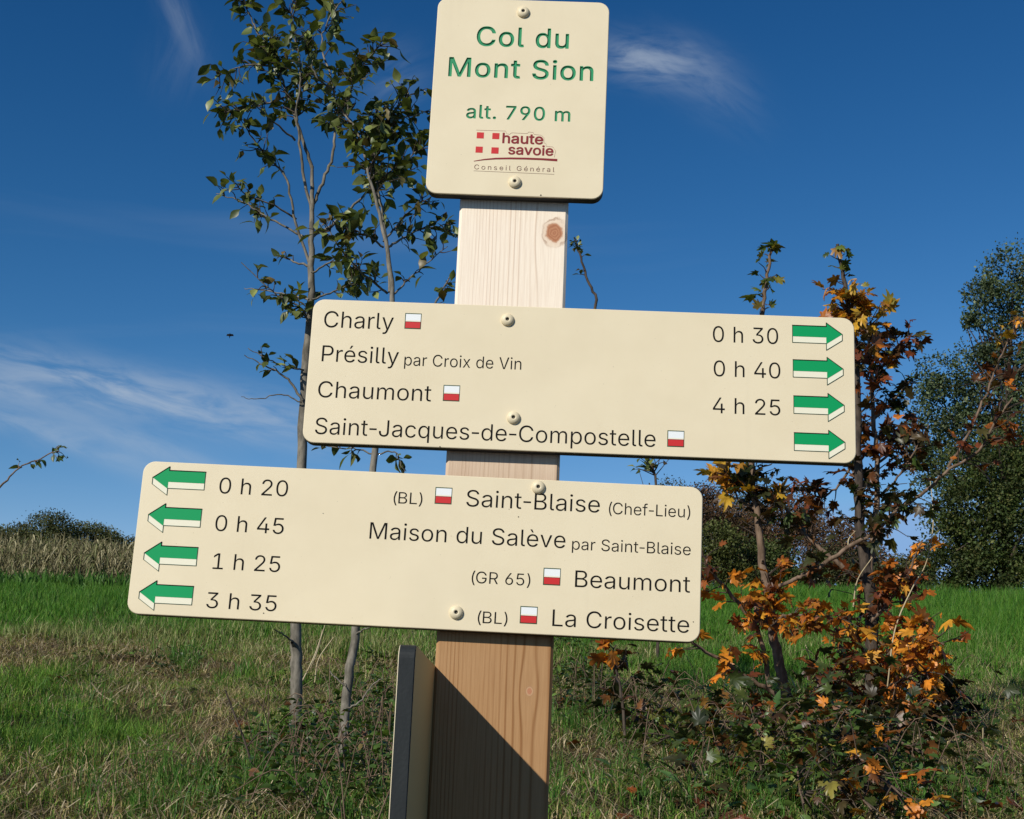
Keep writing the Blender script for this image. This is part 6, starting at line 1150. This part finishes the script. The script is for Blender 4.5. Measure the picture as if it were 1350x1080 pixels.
for (lab, px, s, bl, n, pal, sd) in [
    ('reddish brown autumn tree just right of the lower board', 945, 70, [(940, 690, 44, 52), (925, 665, 30, 30), (965, 720, 30, 50)], 11000, BR, 1.7),
    ('brown tree with a rounded top in the middle of the far wood', 1040, 72, [(1035, 698, 54, 56), (1065, 690, 36, 32), (1005, 712, 44, 56)], 11000, BR, 2.7),
    ('lower brown tree at the right end of the far wood', 1110, 68, [(1105, 725, 50, 44), (1145, 745, 36, 32), (1080, 720, 24, 30)], 10000, BR, 3.7),
    ('grey green tree top showing between the two long boards', 880, 74, [(885, 668, 36, 40), (850, 680, 36, 36), (880, 720, 60, 60)], 9000, [(2, (0.085, 0.085, 0.06)), (1, (0.06, 0.07, 0.04))], 4.7),
    ('small dark gap tree between the brown trees of the far wood', 985, 76, [(985, 688, 40, 46), (990, 740, 44, 50)], 8000, BG, 5.7)]:
    tree('wood_tree', lab, 'trees of the far wood', (px, 810), s, bl, int(n*1.8), pal, 3.0, None, 0.10, 3.0, BARK_DARK, 1.8, gseed=sd)
LG = [(4, (0.055, 0.07, 0.022)), (2, (0.08, 0.09, 0.028)), (1.5, (0.10, 0.085, 0.035))]
for (lab, px, s, bl, n, sd) in [
    ('tallest dark round tree behind the maize field', 66, 80, [(66, 702, 40, 30), (30, 712, 32, 24), (60, 725, 60, 24)], 10000, 1.2),
    ('dark spreading tree right of the tallest one behind the maize', 125, 82, [(118, 712, 40, 24), (148, 720, 22, 20), (120, 732, 50, 18)], 8000, 2.2),
    ('low dark tree at the left edge behind the maize', 5, 81, [(2, 712, 34, 20), (-30, 716, 40, 26), (0, 730, 50, 16)], 7000, 3.2),
    ('farther tree half hidden by the left end of the lower board', 182, 88, [(180, 722, 24, 16), (215, 724, 30, 18), (180, 740, 40, 18)], 5000, 4.2)]:
    tree('hedge_tree', lab, 'trees behind the maize field', (px, 770), s, bl, int(n*2.3), LG, 2.6, None, 0.08, 2.5, BARK_DARK, 2.2, gseed=sd)

# maize: drying plants in rows
def maize():
    n = 2600; s0 = 52.0
    row = rng.integers(0, 9, n); s = s0+row*0.8; xl = at(-260, 760, s0)[0]; xr = at(330, 760, s0)[0]
    x = rng.uniform(xl, xr, n); y = s+CAM[1]+rng.normal(0, 0.08, n); z = gz(x, y); H = rng.uniform(1.9, 2.75, n)
    Vs, Cs, Fs = [], [], []; b = 0
    def strip(P, W, C):   # P (m,4,3), W (m,4): ribbons with four stations
        nonlocal b
        m = len(P); th = rng.uniform(0, 6.28, m); o = np.stack([np.cos(th), np.sin(th)*0.4, np.zeros(m)], -1)[:, None, :]*W[:, :, None]
        V = np.stack([P-o, P+o], 2).reshape(m, 8, 3); q = np.array([(0, 1, 3, 2), (2, 3, 5, 4), (4, 5, 7, 6)])
        Vs.append(V.reshape(-1, 3)); Fs.append((q[None]+(np.arange(m)*8)[:, None, None]+b).reshape(-1, 4)); Cs.append(np.repeat(C, 8, 0)); b += m*8
    t = np.linspace(0, 1, 4)[None, :]
    P = np.stack([x[:, None]+0*t+rng.normal(0, .03, (n, 4)), y[:, None]+0*t, z[:, None]+H[:, None]*t], -1)
    pal = [(3, (0.20, 0.17, 0.085)), (2.5, (0.09, 0.08, 0.035)), (2, (0.42, 0.37, 0.21)), (2, (0.11, 0.13, 0.04))]
    strip(P, np.tile([0.018, 0.016, 0.013, 0.006], (n, 1)), pick(pal, n))
    for k in range(14):
        f = rng.uniform(0.12, 0.97, n); L = rng.uniform(0.2, 0.55, n); th = rng.uniform(0, 6.28, n); up = rng.uniform(0.2, 0.8, n)
        P = np.stack([x[:, None]+np.cos(th)[:, None]*L[:, None]*t*0.7, y[:, None]+np.sin(th)[:, None]*L[:, None]*t*0.7, z[:, None]+(H*f)[:, None]+L[:, None]*(up[:, None]*t*1.6-1.5*t*t)], -1)
        strip(P, np.tile([0.014, 0.026, 0.020, 0.003], (n, 1)), pick(pal, n))
    me = np_mesh('maize', np.concatenate(Vs), np.concatenate(Fs), np.concatenate(Cs), FAR_LEAF)
    tag(mesh_obj('maize', me), 'field of dried brown maize standing beyond the green grass at left', 'maize', kind='stuff')
maize()
# a bird far off in the sky
bp = at(303, 442, 60); bird = empty('bird', bp); tag(bird, 'tiny dark bird flying far off in the blue sky left of the saplings', 'bird')
mb = MB(); mb.add([(0, 0, -.16), (0.035, 0, 0), (0, .03, 0), (-0.035, 0, 0), (0, -.03, 0), (0, 0, .12)], [(0, 2, 1), (0, 3, 2), (0, 4, 3), (0, 1, 4), (5, 1, 2), (5, 2, 3), (5, 3, 4), (5, 4, 1)])
o = mesh_obj('body', mb.mesh('body', [INK]), bird)
for sx in (-1, 1):
    mb = MB(); mb.add([(0, 0, 0.06), (0, 0, -0.05), (sx*0.13, 0.04, 0.06), (sx*0.16, 0.05, -0.02), (0, 0.012, 0.0)], [(0, 1, 3, 2), (0, 2, 4), (1, 4, 3), (2, 3, 4)])
    mesh_obj('wing', mb.mesh('wing', [INK]), bird)
print('objects', len(bpy.data.objects), 'tris', sum(len(o.data.loops)-2*len(o.data.polygons) for o in bpy.data.objects if o.type == 'MESH'))
